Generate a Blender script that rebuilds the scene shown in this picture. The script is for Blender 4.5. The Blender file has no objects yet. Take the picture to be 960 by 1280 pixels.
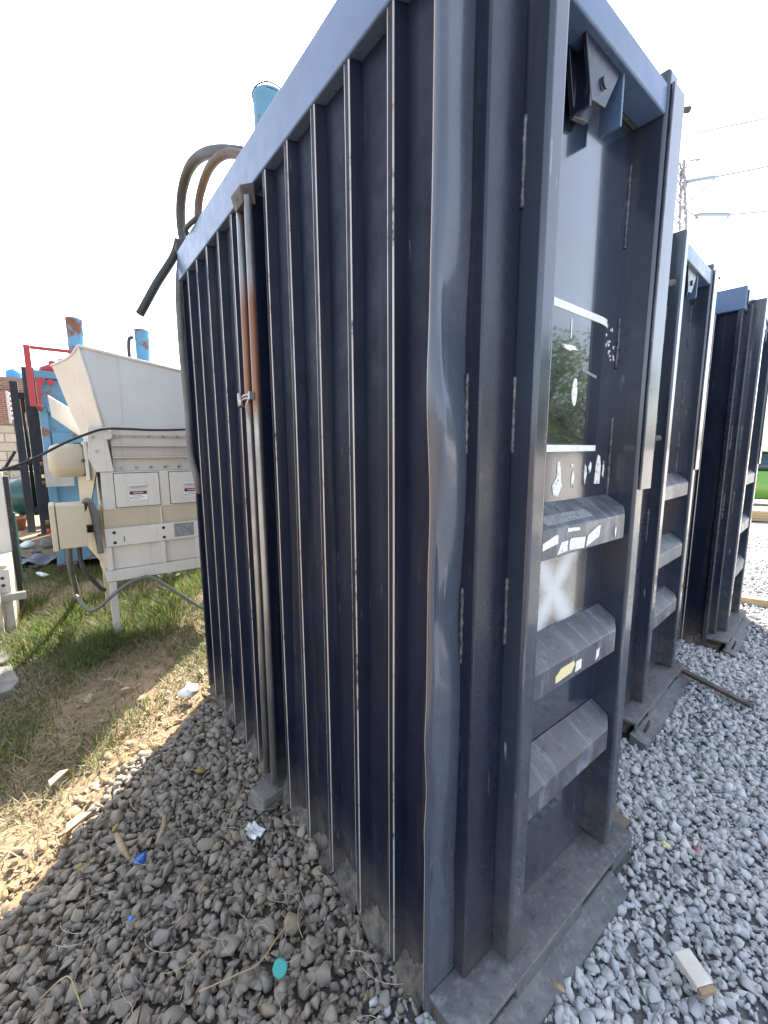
import bpy, bmesh, math, random
import numpy as np
from mathutils import Vector, Matrix, Euler
random.seed(7); rng = np.random.default_rng(11)
sc = bpy.context.scene
COL = sc.collection
R = math.radians
# ------------------------------------------------------------------ camera (fitted from the photo's vanishing points)
F = 527.3; W0, H0 = 960, 1280
YAW, PIT, ROL = R(52.038), R(-8.385), R(-0.231); CH = 1.5
fw = Vector((math.cos(YAW)*math.cos(PIT), math.sin(YAW)*math.cos(PIT), math.sin(PIT)))
up0 = Vector((-math.cos(YAW)*math.sin(PIT), -math.sin(YAW)*math.sin(PIT), math.cos(PIT)))
rt0 = fw.cross(up0)
rt = rt0*math.cos(ROL)+up0*math.sin(ROL); upv = rt.cross(fw)
cam = bpy.data.cameras.new('camera'); co = bpy.data.objects.new('camera', cam); COL.objects.link(co)
m = Matrix((rt, upv, -fw)).transposed().to_4x4(); m.translation = Vector((0, 0, CH)); co.matrix_world = m
cam.sensor_fit = 'HORIZONTAL'; cam.sensor_width = 36; cam.lens = 36*F/W0
cam.clip_start = 0.02; cam.clip_end = 3000
sc.camera = co

# ------------------------------------------------------------------ light and sky
SUN = Vector((0.485, 0.525, 0.70)).normalized()
w = bpy.data.worlds.new('World'); sc.world = w; w.use_nodes = True
nt = w.node_tree; bg = nt.nodes['Background']
sky = nt.nodes.new('ShaderNodeTexSky'); sky.sky_type = 'NISHITA'; sky.sun_disc = False
sky.sun_elevation = math.asin(SUN.z); sky.sun_rotation = math.atan2(SUN.x, SUN.y)
sky.air_density = 1.0; sky.dust_density = 2.4; sky.ozone_density = 1.0
hs = nt.nodes.new('ShaderNodeHueSaturation'); hs.inputs['Saturation'].default_value = .62   # hazy, milky air
nt.links.new(sky.outputs[0], hs.inputs['Color']); nt.links.new(hs.outputs[0], bg.inputs[0]); bg.inputs[1].default_value = 0.14
ld = bpy.data.lights.new('sun', 'SUN'); ld.energy = 4.4; ld.angle = R(0.5); ld.color = (1, .93, .82)
lo = bpy.data.objects.new('sun', ld); COL.objects.link(lo)
lo.rotation_euler = (-SUN).to_track_quat('-Z', 'Y').to_euler()
sc.view_settings.view_transform = 'Standard'; sc.view_settings.look = 'None'
sc.view_settings.exposure = 2.2; sc.view_settings.gamma = 1

# ------------------------------------------------------------------ material helpers
class NT:
    def __init__(s, name):
        s.m = bpy.data.materials.new(name); s.m.use_nodes = True; s.t = s.m.node_tree
        s.b = s.t.nodes['Principled BSDF']; s.tc = None
    def n(s, typ, **k):
        o = s.t.nodes.new(typ)
        for a, v in k.items(): setattr(o, a, v)
        return o
    def l(s, a, b): s.t.links.new(a, b)
    def coord(s):
        if not s.tc: s.tc = s.n('ShaderNodeTexCoord')
        return s.tc.outputs['Object']
    def val(s, sock, v):
        if hasattr(v, 'is_output') or isinstance(v, bpy.types.NodeSocket): s.l(v, sock)
        else: sock.default_value = v
    def noise(s, scale, detail=4, rough=.55, stretch=None, co=None):
        c = co or s.coord()
        if stretch:
            mp = s.n('ShaderNodeMapping'); mp.inputs['Scale'].default_value = stretch; s.l(c, mp.inputs[0]); c = mp.outputs[0]
        x = s.n('ShaderNodeTexNoise'); x.inputs['Scale'].default_value = scale; x.inputs['Detail'].default_value = detail
        x.inputs['Roughness'].default_value = rough; s.l(c, x.inputs['Vector']); return x.outputs['Fac']
    def ramp(s, f, a, b, va=0., vb=1., interp='LINEAR'):
        x = s.n('ShaderNodeMapRange'); x.interpolation_type = 'SMOOTHSTEP' if interp == 'S' else 'LINEAR'
        x.inputs['From Min'].default_value = a; x.inputs['From Max'].default_value = b
        x.inputs['To Min'].default_value = va; x.inputs['To Max'].default_value = vb
        s.val(x.inputs['Value'], f); return x.outputs[0]
    def math(s, op, a, b=0., c=None):
        x = s.n('ShaderNodeMath', operation=op); s.val(x.inputs[0], a); s.val(x.inputs[1], b)
        if c is not None: s.val(x.inputs[2], c)
        return x.outputs[0]
    def mix(s, f, a, b):
        x = s.n('ShaderNodeMix', data_type='RGBA'); s.val(x.inputs[0], f)
        for i, v in ((6, a), (7, b)):
            if isinstance(v, tuple): x.inputs[i].default_value = (*v[:3], 1)
            else: s.l(v, x.inputs[i])
        return x.outputs[2]
    def base(s, c):
        if isinstance(c, tuple): s.b.inputs['Base Color'].default_value = (*c, 1)
        else: s.l(c, s.b.inputs['Base Color'])
    def rough(s, v): s.val(s.b.inputs['Roughness'], v)
    def metal(s, v): s.val(s.b.inputs['Metallic'], v)
    def bump(s, h, strength=.3, dist=.01):
        x = s.n('ShaderNodeBump'); x.inputs['Strength'].default_value = strength; x.inputs['Distance'].default_value = dist
        s.l(h, x.inputs['Height']); s.l(x.outputs[0], s.b.inputs['Normal'])
    def sep(s, sock=None):
        x = s.n('ShaderNodeSeparateXYZ'); s.l(sock or s.coord(), x.inputs[0]); return x.outputs
    def upness(s):
        g = s.n('ShaderNodeNewGeometry'); return s.sep(g.outputs['Normal'])[2]
    def edge(s, r=.006):
        bv = s.n('ShaderNodeBevel', samples=4); bv.inputs['Radius'].default_value = r
        g = s.n('ShaderNodeNewGeometry')
        d = s.n('ShaderNodeVectorMath', operation='DOT_PRODUCT'); s.l(bv.outputs[0], d.inputs[0]); s.l(g.outputs['Normal'], d.inputs[1])
        return s.ramp(d.outputs['Value'], .985, .80)

def paint(name, base, rough=.35, dust=.3, dust_h=.5, wear=.5, wear_col=(.30, .29, .27), dust_col=(.22, .18, .13),
          rust=.0, scrape=0, spec=.5, coat=0, topdust=.8, scratch=.3, wear_r=.006, wearmask=(.45, .6), bump=.12, tone=.5, run=.25):
    s = NT(name)
    n1 = s.noise(3, 5); n2 = s.noise(40, 6, .6); n3 = s.noise(14, 5, .65)
    c = s.mix(s.ramp(n1, .3, .7, 0, tone), base, tuple(min(1, x*1.7+.004) for x in base))
    z = s.sep()[2]
    low = s.ramp(z, 0, dust_h, 1, 0)
    low = s.math('MULTIPLY', s.math('POWER', low, 1.6), dust*1.6)
    streak = s.noise(26, 3, .5, (1, 1, .05))
    d = s.math('ADD', low, s.math('MULTIPLY', s.ramp(streak, .55, .8), dust*run*2))
    d = s.math('MULTIPLY', d, s.ramp(n3, .3, .65, .25, 1.))
    d = s.math('ADD', d, s.math('MULTIPLY', s.ramp(s.upness(), .25, .9), s.ramp(n3, .2, .6, topdust*.55, topdust)))
    d = s.math('MINIMUM', d, .95)
    c = s.mix(d, c, dust_col)
    if scrape:
        sm = s.math('MULTIPLY', s.ramp(s.noise(24, 4, .6, (1, .10, .3)), .50, .62), s.ramp(n3, .35, .6, .2, 1))
        c = s.mix(s.math('MULTIPLY', sm, scrape), c, (.27, .30, .36))
        sm2 = s.math('MULTIPLY', s.ramp(n2, .56, .64), s.ramp(n3, .5, .6))
        c = s.mix(s.math('MULTIPLY', sm2, .7), c, (.03, .035, .05))
    if scratch:
        sc1 = s.noise(60, 2, .5, (1, 1, .12)); sm = s.math('MULTIPLY', s.ramp(sc1, .70, .76), s.ramp(n1, .45, .62))
        c = s.mix(s.math('MULTIPLY', sm, scratch), c, wear_col)
    if rust:
        rm = s.math('MULTIPLY', s.ramp(s.noise(5, 8, .7), .60-.12*rust, .66-.12*rust), .9)
        c = s.mix(rm, c, s.mix(n2, (.11, .035, .012), (.26, .10, .03)))
    else: rm = None
    if wear:
        e = s.math('MULTIPLY', s.edge(wear_r), s.ramp(s.noise(9, 6, .7, (1, 1, .4)), wearmask[0], wearmask[1]))
        e = s.math('MULTIPLY', e, wear)
        c = s.mix(e, c, wear_col)
    s.base(c)
    r = s.math('ADD', s.ramp(n3, .3, .7, rough*.75, rough*1.3), s.math('MULTIPLY', d, .5))
    if rm: r = s.math('ADD', r, s.math('MULTIPLY', rm, .4))
    s.rough(s.math('MINIMUM', r, .95))
    h = s.math('ADD', s.math('MULTIPLY', n1, .6), s.math('MULTIPLY', n2, .05))
    s.bump(h, bump, .02)
    s.b.inputs['Specular IOR Level'].default_value = spec
    if coat: s.b.inputs['Coat Weight'].default_value = coat; s.b.inputs['Coat Roughness'].default_value = .07
    return s.m
def simple(name, c1, c2=None, rough=.6, metal=0., scale=12, bump=.2, bdist=.004, stretch=None):
    s = NT(name); n = s.noise(scale, 6, .62, stretch)
    s.base(s.mix(s.ramp(n, .3, .7), c1, c2 or tuple(x*.6 for x in c1)))
    s.rough(s.ramp(n, .3, .7, max(.03, rough*.8), min(1, rough*1.2))); s.metal(metal)
    if bump: s.bump(n, bump, bdist)
    return s.m

NAVY = (.0075, .0105, .024)
M = {}
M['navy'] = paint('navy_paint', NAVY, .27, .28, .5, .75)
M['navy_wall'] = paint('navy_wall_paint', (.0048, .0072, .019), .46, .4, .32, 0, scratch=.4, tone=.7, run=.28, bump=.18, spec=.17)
M['navy_gloss'] = paint('navy_gloss_paint', (.014, .020, .040), .16, .22, .5, .8, bump=.04, run=.4, coat=.9, spec=.7)
M['flange'] = paint('dented_flange_paint', (.045, .055, .080), .24, .25, .4, .5, bump=.06, run=.5, coat=.5, scratch=.6)
M['navy_rail'] = paint('navy_rail_paint', (.07, .115, .205), .3, .2, .2, .8, wear_col=(.42, .42, .42), bump=.06)
M['post'] = paint('navy_post_paint', (.022, .029, .048), .2, .3, .7, .9, wear_col=(.42, .41, .40), bump=.05, run=.5, scratch=.7, wear_r=.009, coat=.5)
M['worn'] = simple('worn_glint_edge', (.52, .51, .49), (.30, .20, .12), .38, .35, 22, .1, stretch=(1, 1, .15))
t_ = NT('broken_worn_glint'); n_ = t_.noise(22, 6, .65, (1, 1, .12)); q_ = t_.noise(7, 7, .75, (1, 1, .6))
t_.base(t_.mix(t_.ramp(q_, .60, .66), t_.mix(t_.ramp(q_, .44, .38), t_.mix(t_.ramp(n_, .3, .7), (.52, .51, .49), (.36, .30, .24)), (.05, .055, .07)), (.24, .11, .05)))
t_.rough(.4); t_.metal(.3); M['worn'] = t_.m  # rib-edge strips: sky highlight on the bends painted in, with wear and rust
M['worn_rust'] = simple('worn_rusty_edge', (.42, .40, .37), (.36, .17, .06), .45, .25, 6, .1, stretch=(1, 1, .5))
def dusty_mat():
    t = NT('dusty_steel'); a = t.noise(5, 8, .7); b_ = t.noise(38, 6, .7); z = t.noise(120, 3, .6)
    c = t.mix(t.ramp(a, .35, .65), (.075, .08, .088), (.17, .165, .155))
    c = t.mix(t.math('MULTIPLY', t.ramp(b_, .52, .64), .6), c, (.24, .24, .235))
    c = t.mix(t.math('MULTIPLY', t.ramp(b_, .42, .34), .7), c, (.055, .06, .07))
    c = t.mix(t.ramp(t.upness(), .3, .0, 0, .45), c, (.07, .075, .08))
    t.base(c); t.rough(.8); t.bump(t.math('ADD', b_, t.math('MULTIPLY', z, .4)), .25, .004); return t.m
M['dusty'] = dusty_mat()
M['step'] = paint('step_paint', (.022, .030, .056), .28, .32, 2.5, .9, scrape=.5, dust_col=(.20, .185, .16), topdust=.28, wear_col=(.4, .4, .4), run=.8, scratch=.8)
M['dirt_sill'] = simple('dirty_sill', (.19, .155, .115), (.03, .03, .034), .95, 0, 30, .9, .014)
M['weld'] = simple('weld_metal', (.17, .175, .18), (.035, .04, .05), .5, .6, 60, .4)
M['galv'] = simple('galvanised_steel', (.5, .5, .5), (.28, .27, .26), .35, .8, 15, .1, stretch=(1, 1, .2))
M['rust'] = simple('rust', (.26, .115, .04), (.12, .05, .025), .85, .1, 25, .4)
M['ruststeel'] = simple('rusty_steel', (.14, .10, .08), (.07, .055, .05), .75, .3, 25, .3)
M['rubber'] = simple('hose_rubber', (.028, .028, .027), (.05, .048, .045), .6, 0, 10, .1)
M['hose_grey'] = simple('grey_hose', (.16, .155, .145), (.10, .097, .09), .6, 0, 10, .1)
M['hose_tan'] = simple('tan_hose', (.12, .085, .06), (.07, .05, .04), .6, 0, 10, .1)
M['black'] = simple('black_plastic', (.012, .012, .013), (.02, .02, .02), .5, 0, 10, .05)
M['white_res'] = simple('white_residue', (.80, .80, .78), (.62, .61, .58), .6, 0, 40, .2)
t_ = NT('torn_paper'); t_.base(t_.mix(t_.ramp(t_.noise(75, 6, .75), .36, .44), (.06, .065, .075), (.74, .73, .70))); t_.rough(.7); M['torn'] = t_.m
M['yellow_res'] = simple('yellow_sticker', (.72, .60, .25), (.7, .62, .4), .6, 0, 30, .1)
M['grey_lab'] = simple('grey_label', (.30, .31, .30), (.12, .13, .15), .6, 0, 90, .2)
M['cream'] = paint('cream_paint', (.54, .505, .44), .45, .22, .6, .8, wear_col=(.16, .10, .06), dust_col=(.26, .19, .12), topdust=.35, tone=.25, bump=.06, run=.9, scratch=.2)
M['cream2'] = paint('beige_paint', (.46, .395, .28), .45, .22, .6, .5, wear_col=(.28, .18, .10), dust_col=(.38, .27, .16), topdust=.3, tone=.25, bump=.06, run=.9, scratch=.2)
M['hopperw'] = paint('offwhite_paint', (.47, .465, .44), .45, .1, .6, .5, wear_col=(.28, .2, .13), dust_col=(.42, .36, .28), topdust=.3, tone=.2, bump=.05, run=.5, scratch=.2)
M['blue'] = paint('faded_blue_paint', (.07, .185, .28), .5, .3, .8, .7, wear_col=(.14, .07, .04), dust_col=(.25, .22, .18), rust=.25, topdust=.6, tone=.4)
M['blue_cyl'] = paint('peeling_blue_paint', (.085, .24, .40), .45, .15, .3, .6, wear_col=(.12, .05, .03), rust=.75, topdust=.5, tone=.3)
M['red'] = paint('red_paint', (.30, .016, .02), .4, .1, .5, .5, topdust=.3, tone=.2)
M['mast'] = paint('black_blue_steel', (.006, .007, .011), .6, .25, .5, .5, topdust=.5)
M['green'] = paint('green_tank_paint', (.01, .065, .055), .22, .15, .5, .4, topdust=.35)
M['conc'] = simple('concrete', (.22, .20, .17), (.13, .12, .10), .9, 0, 14, .5, .008)
M['wood'] = simple('old_wood', (.40, .29, .17), (.24, .16, .09), .8, 0, 8, .4, .004, (1, 12, 12))
M['wood_pale'] = simple('pale_wood', (.42, .31, .17), (.30, .21, .11), .75, 0, 8, .3, .004, (1, 10, 10))
M['wood_white'] = simple('white_painted_wood', (.66, .63, .57), (.52, .44, .34), .7, 0, 9, .3, .004)
M['bark'] = simple('bark', (.10, .07, .05), (.05, .035, .025), .9, 0, 8, .8, .02, (1, 1, .3))

# ------------------------------------------------------------------ mesh helpers
def box(bm, x0, x1, y0, y1, z0, z1, mi=0):
    vs = [bm.verts.new(p) for p in ((x0,y0,z0),(x1,y0,z0),(x1,y1,z0),(x0,y1,z0),(x0,y0,z1),(x1,y0,z1),(x1,y1,z1),(x0,y1,z1))]
    fs = []
    for q in ((3,2,1,0),(4,5,6,7),(0,1,5,4),(1,2,6,5),(2,3,7,6),(3,0,4,7)):
        f = bm.faces.new([vs[i] for i in q]); f.material_index = mi; fs.append(f)
    return vs
def hexa(bm, pts, mi=0):
    """eight corners: bottom loop then top loop"""
    vs = [bm.verts.new(p) for p in pts]
    for q in ((3,2,1,0),(4,5,6,7),(0,1,5,4),(1,2,6,5),(2,3,7,6),(3,0,4,7)):
        f = bm.faces.new([vs[i] for i in q]); f.material_index = mi
    return vs
def prism(bm, pts, d, mi=0):
    """polygon (3-D points) swept along vector d"""
    a = [bm.verts.new(p) for p in pts]; b = [bm.verts.new(Vector(p)+Vector(d)) for p in pts]
    n = len(pts)
    f = bm.faces.new(a); f.material_index = mi; f2 = bm.faces.new(b[::-1]); f2.material_index = mi
    for i in range(n):
        g = bm.faces.new((a[(i+1) % n], a[i], b[i], b[(i+1) % n])); g.material_index = mi
def smooth_path(pts, k=6):
    P = [Vector(p) for p in pts]; out = []
    for i in range(len(P)-1):
        p0 = P[max(i-1, 0)]; p1 = P[i]; p2 = P[i+1]; p3 = P[min(i+2, len(P)-1)]
        for j in range(k):
            t = j/k
            out.append(.5*((2*p1)+(p2-p0)*t+(2*p0-5*p1+4*p2-p3)*t*t+(-p0+3*p1-3*p2+p3)*t**3))
    out.append(P[-1]); return out
def tube(bm, pts, r, n=10, mi=0, caps=True, jitter=0):
    P = [Vector(p) for p in pts]; rings = []
    t = (P[1]-P[0]).normalized(); ref = Vector((0, 0, 1)) if abs(t.z) < .9 else Vector((1, 0, 0))
    u = t.cross(ref).normalized()
    for i, p in enumerate(P):
        t = (P[min(i+1, len(P)-1)]-P[max(i-1, 0)]).normalized()
        u = (u-t*u.dot(t)).normalized(); v = t.cross(u)
        rr = r[i] if isinstance(r, (list, tuple)) else r
        rr *= 1+jitter*random.uniform(-1, 1)
        rings.append([bm.verts.new(p+u*math.cos(2*math.pi*j/n)*rr+v*math.sin(2*math.pi*j/n)*rr) for j in range(n)])
    for a, b in zip(rings, rings[1:]):
        for j in range(n):
            f = bm.faces.new((a[j], a[(j+1) % n], b[(j+1) % n], b[j])); f.material_index = mi; f.smooth = True
    if caps:
        f = bm.faces.new(rings[0][::-1]); f.material_index = mi; f = bm.faces.new(rings[-1]); f.material_index = mi
def lathe(bm, prof, c, n=24, mi=0):
    rings = [[bm.verts.new((c[0]+r*math.cos(2*math.pi*j/n), c[1]+r*math.sin(2*math.pi*j/n), c[2]+z)) for j in range(n)] for r, z in prof]
    for a, b in zip(rings, rings[1:]):
        for j in range(n):
            f = bm.faces.new((a[j], a[(j+1) % n], b[(j+1) % n], b[j])); f.material_index = mi; f.smooth = True
    f = bm.faces.new(rings[0][::-1]); f.material_index = mi; f = bm.faces.new(rings[-1]); f.material_index = mi
def obj(name, bm, mat, parent=None, loc=(0, 0, 0), rot=(0, 0, 0), bevel=0, seg=2, fixn=True):
    if isinstance(bm, bmesh.types.BMesh):
        if fixn: bmesh.ops.recalc_face_normals(bm, faces=bm.faces[:])
        me = bpy.data.meshes.new(name); bm.to_mesh(me); bm.free()
    else: me = bm
    for mm in (mat if isinstance(mat, (list, tuple)) else [mat]): me.materials.append(mm)
    o = bpy.data.objects.new(name, me); COL.objects.link(o); o.location = loc; o.rotation_euler = rot
    if parent: o.parent = parent
    if bevel:
        b = o.modifiers.new('bevel', 'BEVEL'); b.width = bevel; b.segments = seg; b.limit_method = 'ANGLE'; b.angle_limit = R(35)
        b.harden_normals = True
        for p in me.polygons: p.use_smooth = True
    return o
def B(): return bmesh.new()
def tag(o, label=None, cat=None, group=None, kind=None):
    for k, v in (('label', label), ('category', cat), ('group', group), ('kind', kind)):
        if v: o[k] = v
    return o
def thing(name, label, cat, loc=(0, 0, 0), rz=0, group=None):
    o = bpy.data.objects.new(name, None); COL.objects.link(o); o.location = loc; o.rotation_euler = (0, 0, rz)
    o.empty_display_size = .1
    return tag(o, label, cat, group)
def boxo(name, mat, parent, x0, x1, y0, y1, z0, z1, bevel=.004, seg=2):
    b = B(); box(b, x0, x1, y0, y1, z0, z1); return obj(name, b, mat, parent, bevel=bevel, seg=seg)
def text(name, body, size, mat, parent, loc, rot):
    cu = bpy.data.curves.new(name, 'FONT'); cu.body = body; cu.size = size; cu.extrude = .0004; cu.align_x = 'CENTER'; cu.align_y = 'CENTER'
    cu.materials.append(mat)
    tmp = bpy.data.objects.new(name, cu); COL.objects.link(tmp); bpy.context.view_layer.update()
    me = bpy.data.meshes.new_from_object(tmp.evaluated_get(bpy.context.evaluated_depsgraph_get())); bpy.data.objects.remove(tmp)
    o = bpy.data.objects.new(name, me); COL.objects.link(o); o.parent = parent; o.location = loc; o.rotation_euler = rot; return o
def copy_tree(o, parent=None):
    c = o.copy(); COL.objects.link(c)
    if parent: c.parent = parent
    for ch in list(o.children): copy_tree(ch, c)
    return c

# ------------------------------------------------------------------ ground
def hgt(x, y):
    return (.018*np.sin(1.7*x+.6)*np.cos(1.3*y)+.012*np.sin(4.1*x+2.2*y)+.008*np.sin(7.3*y-3.1*x))
def ground_sheet():
    ax = np.unique(np.concatenate([-np.geomspace(3.2, 600, 26), np.arange(-3, 12.01, .08), np.geomspace(12.3, 600, 26)]))
    ay = np.unique(np.concatenate([-np.geomspace(3.2, 600, 26), np.arange(-3, 12.01, .08), np.geomspace(12.3, 600, 26)]))
    X, Y = np.meshgrid(ax, ay, indexing='ij'); nx, ny = X.shape
    near = np.clip(1-np.maximum(np.abs(X-4.5), np.abs(Y-4.5))/40, 0, 1)
    Z = hgt(X, Y)*near-.015
    v = np.stack([X, Y, Z], -1).reshape(-1, 3)
    i = np.arange(nx*ny).reshape(nx, ny)
    f = np.stack([i[:-1, :-1], i[1:, :-1], i[1:, 1:], i[:-1, 1:]], -1).reshape(-1, 4)
    me = bpy.data.meshes.new('ground'); me.from_pydata(v.tolist(), [], f.tolist())
    for p in me.polygons: p.use_smooth = True
    s = NT('ground_soil')
    n1 = s.noise(1.2, 8, .65); n2 = s.noise(9, 8, .7); n3 = s.noise(60, 5, .7)
    x, y, z = s.sep()
    soil = s.mix(s.ramp(n2, .3, .7), (.27, .19, .11), (.15, .10, .06))
    soil = s.mix(s.math('MULTIPLY', s.ramp(n3, .55, .7), .6), soil, (.33, .26, .16))
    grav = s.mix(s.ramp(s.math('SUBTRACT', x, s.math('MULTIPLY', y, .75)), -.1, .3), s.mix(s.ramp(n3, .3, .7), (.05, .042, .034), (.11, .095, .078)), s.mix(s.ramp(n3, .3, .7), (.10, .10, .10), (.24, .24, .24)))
    pale = s.mix(s.ramp(n3, .3, .7), (.36, .335, .30), (.50, .47, .43))
    # right of the compactors' front line lies gravel; left of the nearest one's far corner bare soil and grass
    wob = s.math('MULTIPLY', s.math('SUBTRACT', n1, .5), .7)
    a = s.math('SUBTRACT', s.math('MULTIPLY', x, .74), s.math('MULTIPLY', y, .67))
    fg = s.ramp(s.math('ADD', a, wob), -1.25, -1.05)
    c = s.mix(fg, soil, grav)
    far = s.ramp(s.math('ADD', x, wob), 6.4, 7.2)
    c = s.mix(far, c, pale)
    s.base(c); s.rough(.95)
    s.bump(s.math('ADD', s.math('MULTIPLY', n2, .5), s.math('MULTIPLY', n3, .25)), .8, .03)
    o = obj('ground', me, s.m); return tag(o, kind='structure')
ground_sheet()

# ------------------------------------------------------------------ stones (numpy merged, uncountable gravel)
def ico(sub):
    b = B(); bmesh.ops.create_icosphere(b, subdivisions=sub, radius=1)
    b.verts.ensure_lookup_table(); v = np.array([tuple(q.co) for q in b.verts]); f = np.array([[q.index for q in t.verts] for t in b.faces]); b.free(); return v, f
ICO = {1: ico(1), 2: ico(2), 3: ico(3)}
def stone_shape(sub, r, planes=8, soft=40.):
    v, f = ICO[sub]
    n = r.normal(size=(planes, 3)); n /= np.linalg.norm(n, axis=1)[:, None]
    d = r.uniform(.30, .68, planes)
    t = d[None]/np.maximum(v@n.T, 1e-3); t = np.minimum(t, 1.3)
    k = np.concatenate([t, np.ones((len(v), 1))*1.12], 1)
    rad = -np.log(np.exp(-soft*k).sum(1))/soft
    return v*rad[:, None]
def rotm(e):
    cx, cy, cz = np.cos(e).T; sx, sy, sz = np.sin(e).T
    Rm = np.empty((len(e), 3, 3))
    Rm[:, 0, 0] = cy*cz; Rm[:, 0, 1] = sx*sy*cz-cx*sz; Rm[:, 0, 2] = cx*sy*cz+sx*sz
    Rm[:, 1, 0] = cy*sz; Rm[:, 1, 1] = sx*sy*sz+cx*cz; Rm[:, 1, 2] = cx*sy*sz-sx*cz
    Rm[:, 2, 0] = -sy; Rm[:, 2, 1] = sx*cy; Rm[:, 2, 2] = cx*cy
    return Rm
def mesh_from(name, V, Fc, tone=None, smooth=True):
    me = bpy.data.meshes.new(name); me.vertices.add(len(V)); me.vertices.foreach_set('co', V.astype(np.float32).ravel())
    k = Fc.shape[1]; me.loops.add(Fc.size); me.loops.foreach_set('vertex_index', Fc.astype(np.int32).ravel())
    me.polygons.add(len(Fc)); me.polygons.foreach_set('loop_start', np.arange(0, Fc.size, k, dtype=np.int32))
    if smooth: me.polygons.foreach_set('use_smooth', np.ones(len(Fc), bool))
    if tone is not None:
        a = me.attributes.new('tone', 'FLOAT', 'POINT'); a.data.foreach_set('value', tone.astype(np.float32))
    me.update(calc_edges=True); return me
def hull_stone(r, npts, bev):
    """angular broken stone: convex hull of a few points on an ellipsoid, its edges slightly worn"""
    b = B(); p = r.normal(size=(npts, 3)); p /= np.linalg.norm(p, axis=1)[:, None]; p *= r.uniform(.82, 1.05, (npts, 1))
    for q in p: b.verts.new(q)
    g = bmesh.ops.convex_hull(b, input=b.verts[:])
    bmesh.ops.delete(b, geom=[v for v in b.verts if not v.link_faces], context='VERTS')
    bmesh.ops.dissolve_limit(b, angle_limit=R(16), verts=b.verts[:], edges=b.edges[:])
    if bev: bmesh.ops.bevel(b, geom=b.edges[:]+b.verts[:], offset=bev, segments=1, affect='EDGES', profile=.5)
    bmesh.ops.triangulate(b, faces=b.faces[:]); bmesh.ops.recalc_face_normals(b, faces=b.faces[:])
    b.verts.index_update(); v = np.array([tuple(q.co) for q in b.verts]); f = np.array([[q.index for q in t.verts] for t in b.faces]); b.free(); return v, f
def scatter(name, P, S, mat, sub, r, flat=.62, shapes=10, tilt=.5, sink=.25):
    """stones at P (n,2) of half-length S (n) settled on the ground"""
    n = len(P); e = np.stack([r.normal(0, tilt, n), r.normal(0, tilt, n), r.uniform(0, 6.3, n)], 1); Rm = rotm(e)
    ax = np.stack([np.ones(n), r.uniform(.55, .9, n), r.uniform(.75, 1.3, n)*flat], 1)*S[:, None]
    which = r.integers(0, shapes, n); VV, FF, TT = [], [], []; off = 0
    for k in range(shapes):
        m_ = np.where(which == k)[0]
        v, f = hull_stone(r, int(r.integers(11, 17)), .10 if sub > 1 else .0)
        V = np.einsum('nij,nvj->nvi', Rm[m_], v[None]*ax[m_][:, None, :])
        z0 = hgt(P[m_, 0], P[m_, 1])-.015
        lift = -V[:, :, 2].min(1)*(1-sink)+r.uniform(0, 1, len(m_))**2*S[m_]*.6
        V[:, :, 0] += P[m_, 0:1]; V[:, :, 1] += P[m_, 1:2]; V[:, :, 2] += (z0+lift)[:, None]
        FF.append((f[None]+(off+np.arange(len(m_))*len(v))[:, None, None]).reshape(-1, 3)); off += len(m_)*len(v)
        VV.append(V.reshape(-1, 3)); TT.append(np.repeat(r.uniform(0, 1, len(m_)), len(v)))
    me = mesh_from(name, np.concatenate(VV), np.concatenate(FF), np.concatenate(TT), False)
    return obj(name, me, mat)
def stone_mat(name, cols, dust):
    s = NT(name); a = s.n('ShaderNodeAttribute', attribute_name='tone')
    cr = s.n('ShaderNodeValToRGB'); el = cr.color_ramp.elements
    while len(el) < len(cols): el.new(.5)
    for i, c in enumerate(cols): el[i].position = i/(len(cols)-1); el[i].color = (*c, 1)
    s.l(a.outputs['Fac'], cr.inputs[0])
    n = s.noise(45, 6, .65); n2 = s.noise(180, 4, .6)
    c = s.mix(s.ramp(n, .35, .7, 0, .55), cr.outputs[0], dust)
    s.base(c); s.rough(.88); s.bump(s.math('ADD', n, s.math('MULTIPLY', n2, .4)), .5, .006)
    return s.m
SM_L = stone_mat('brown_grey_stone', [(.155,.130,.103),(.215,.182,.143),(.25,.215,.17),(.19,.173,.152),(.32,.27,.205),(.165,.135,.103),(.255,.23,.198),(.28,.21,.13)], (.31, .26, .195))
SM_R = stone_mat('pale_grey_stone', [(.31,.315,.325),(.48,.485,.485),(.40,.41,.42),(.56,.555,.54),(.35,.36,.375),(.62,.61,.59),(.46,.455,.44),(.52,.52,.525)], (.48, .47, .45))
def poisson(n, x0, x1, y0, y1, keep, r):
    P = np.stack([r.uniform(x0, x1, n), r.uniform(y0, y1, n)], 1); return P[keep(P)]
def inside(P, grow=0):
    """footprints of the three compactors"""
    m_ = np.zeros(len(P), bool)
    for (ox, oy, a), (fa, fe) in zip(UNITS, ((.02, .76), (.0, .96), (.0, .96))):
        dx, dy = P[:, 0]-ox, P[:, 1]-oy; c_, s_ = math.cos(a), math.sin(a)
        lx, ly = dx*c_+dy*s_, -dx*s_+dy*c_
        m_ |= (lx > .04) & (lx < 1.0) & (ly > -.02) & (ly < 2.0) | (lx > .02) & (lx < .93) & (ly > -.14) & (ly < 0) | (lx > fa) & (lx < fe) & (ly > -.18) & (ly < 0)
    return m_
UNITS = [(.65, .647, 0.), (2.254, .906, R(4)), (3.78, .885, R(5))]
def bound_left(P):
    # upper edge of the coarse stones: from the far bottom corner of the nearest compactor slanting towards the camera
    x, y = P[:, 0], P[:, 1]
    return 2.62-(.66-x)*1.02+.10*np.sin(5*x+1)+.05*np.sin(13*x)
rr = np.random.default_rng(3)
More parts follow.
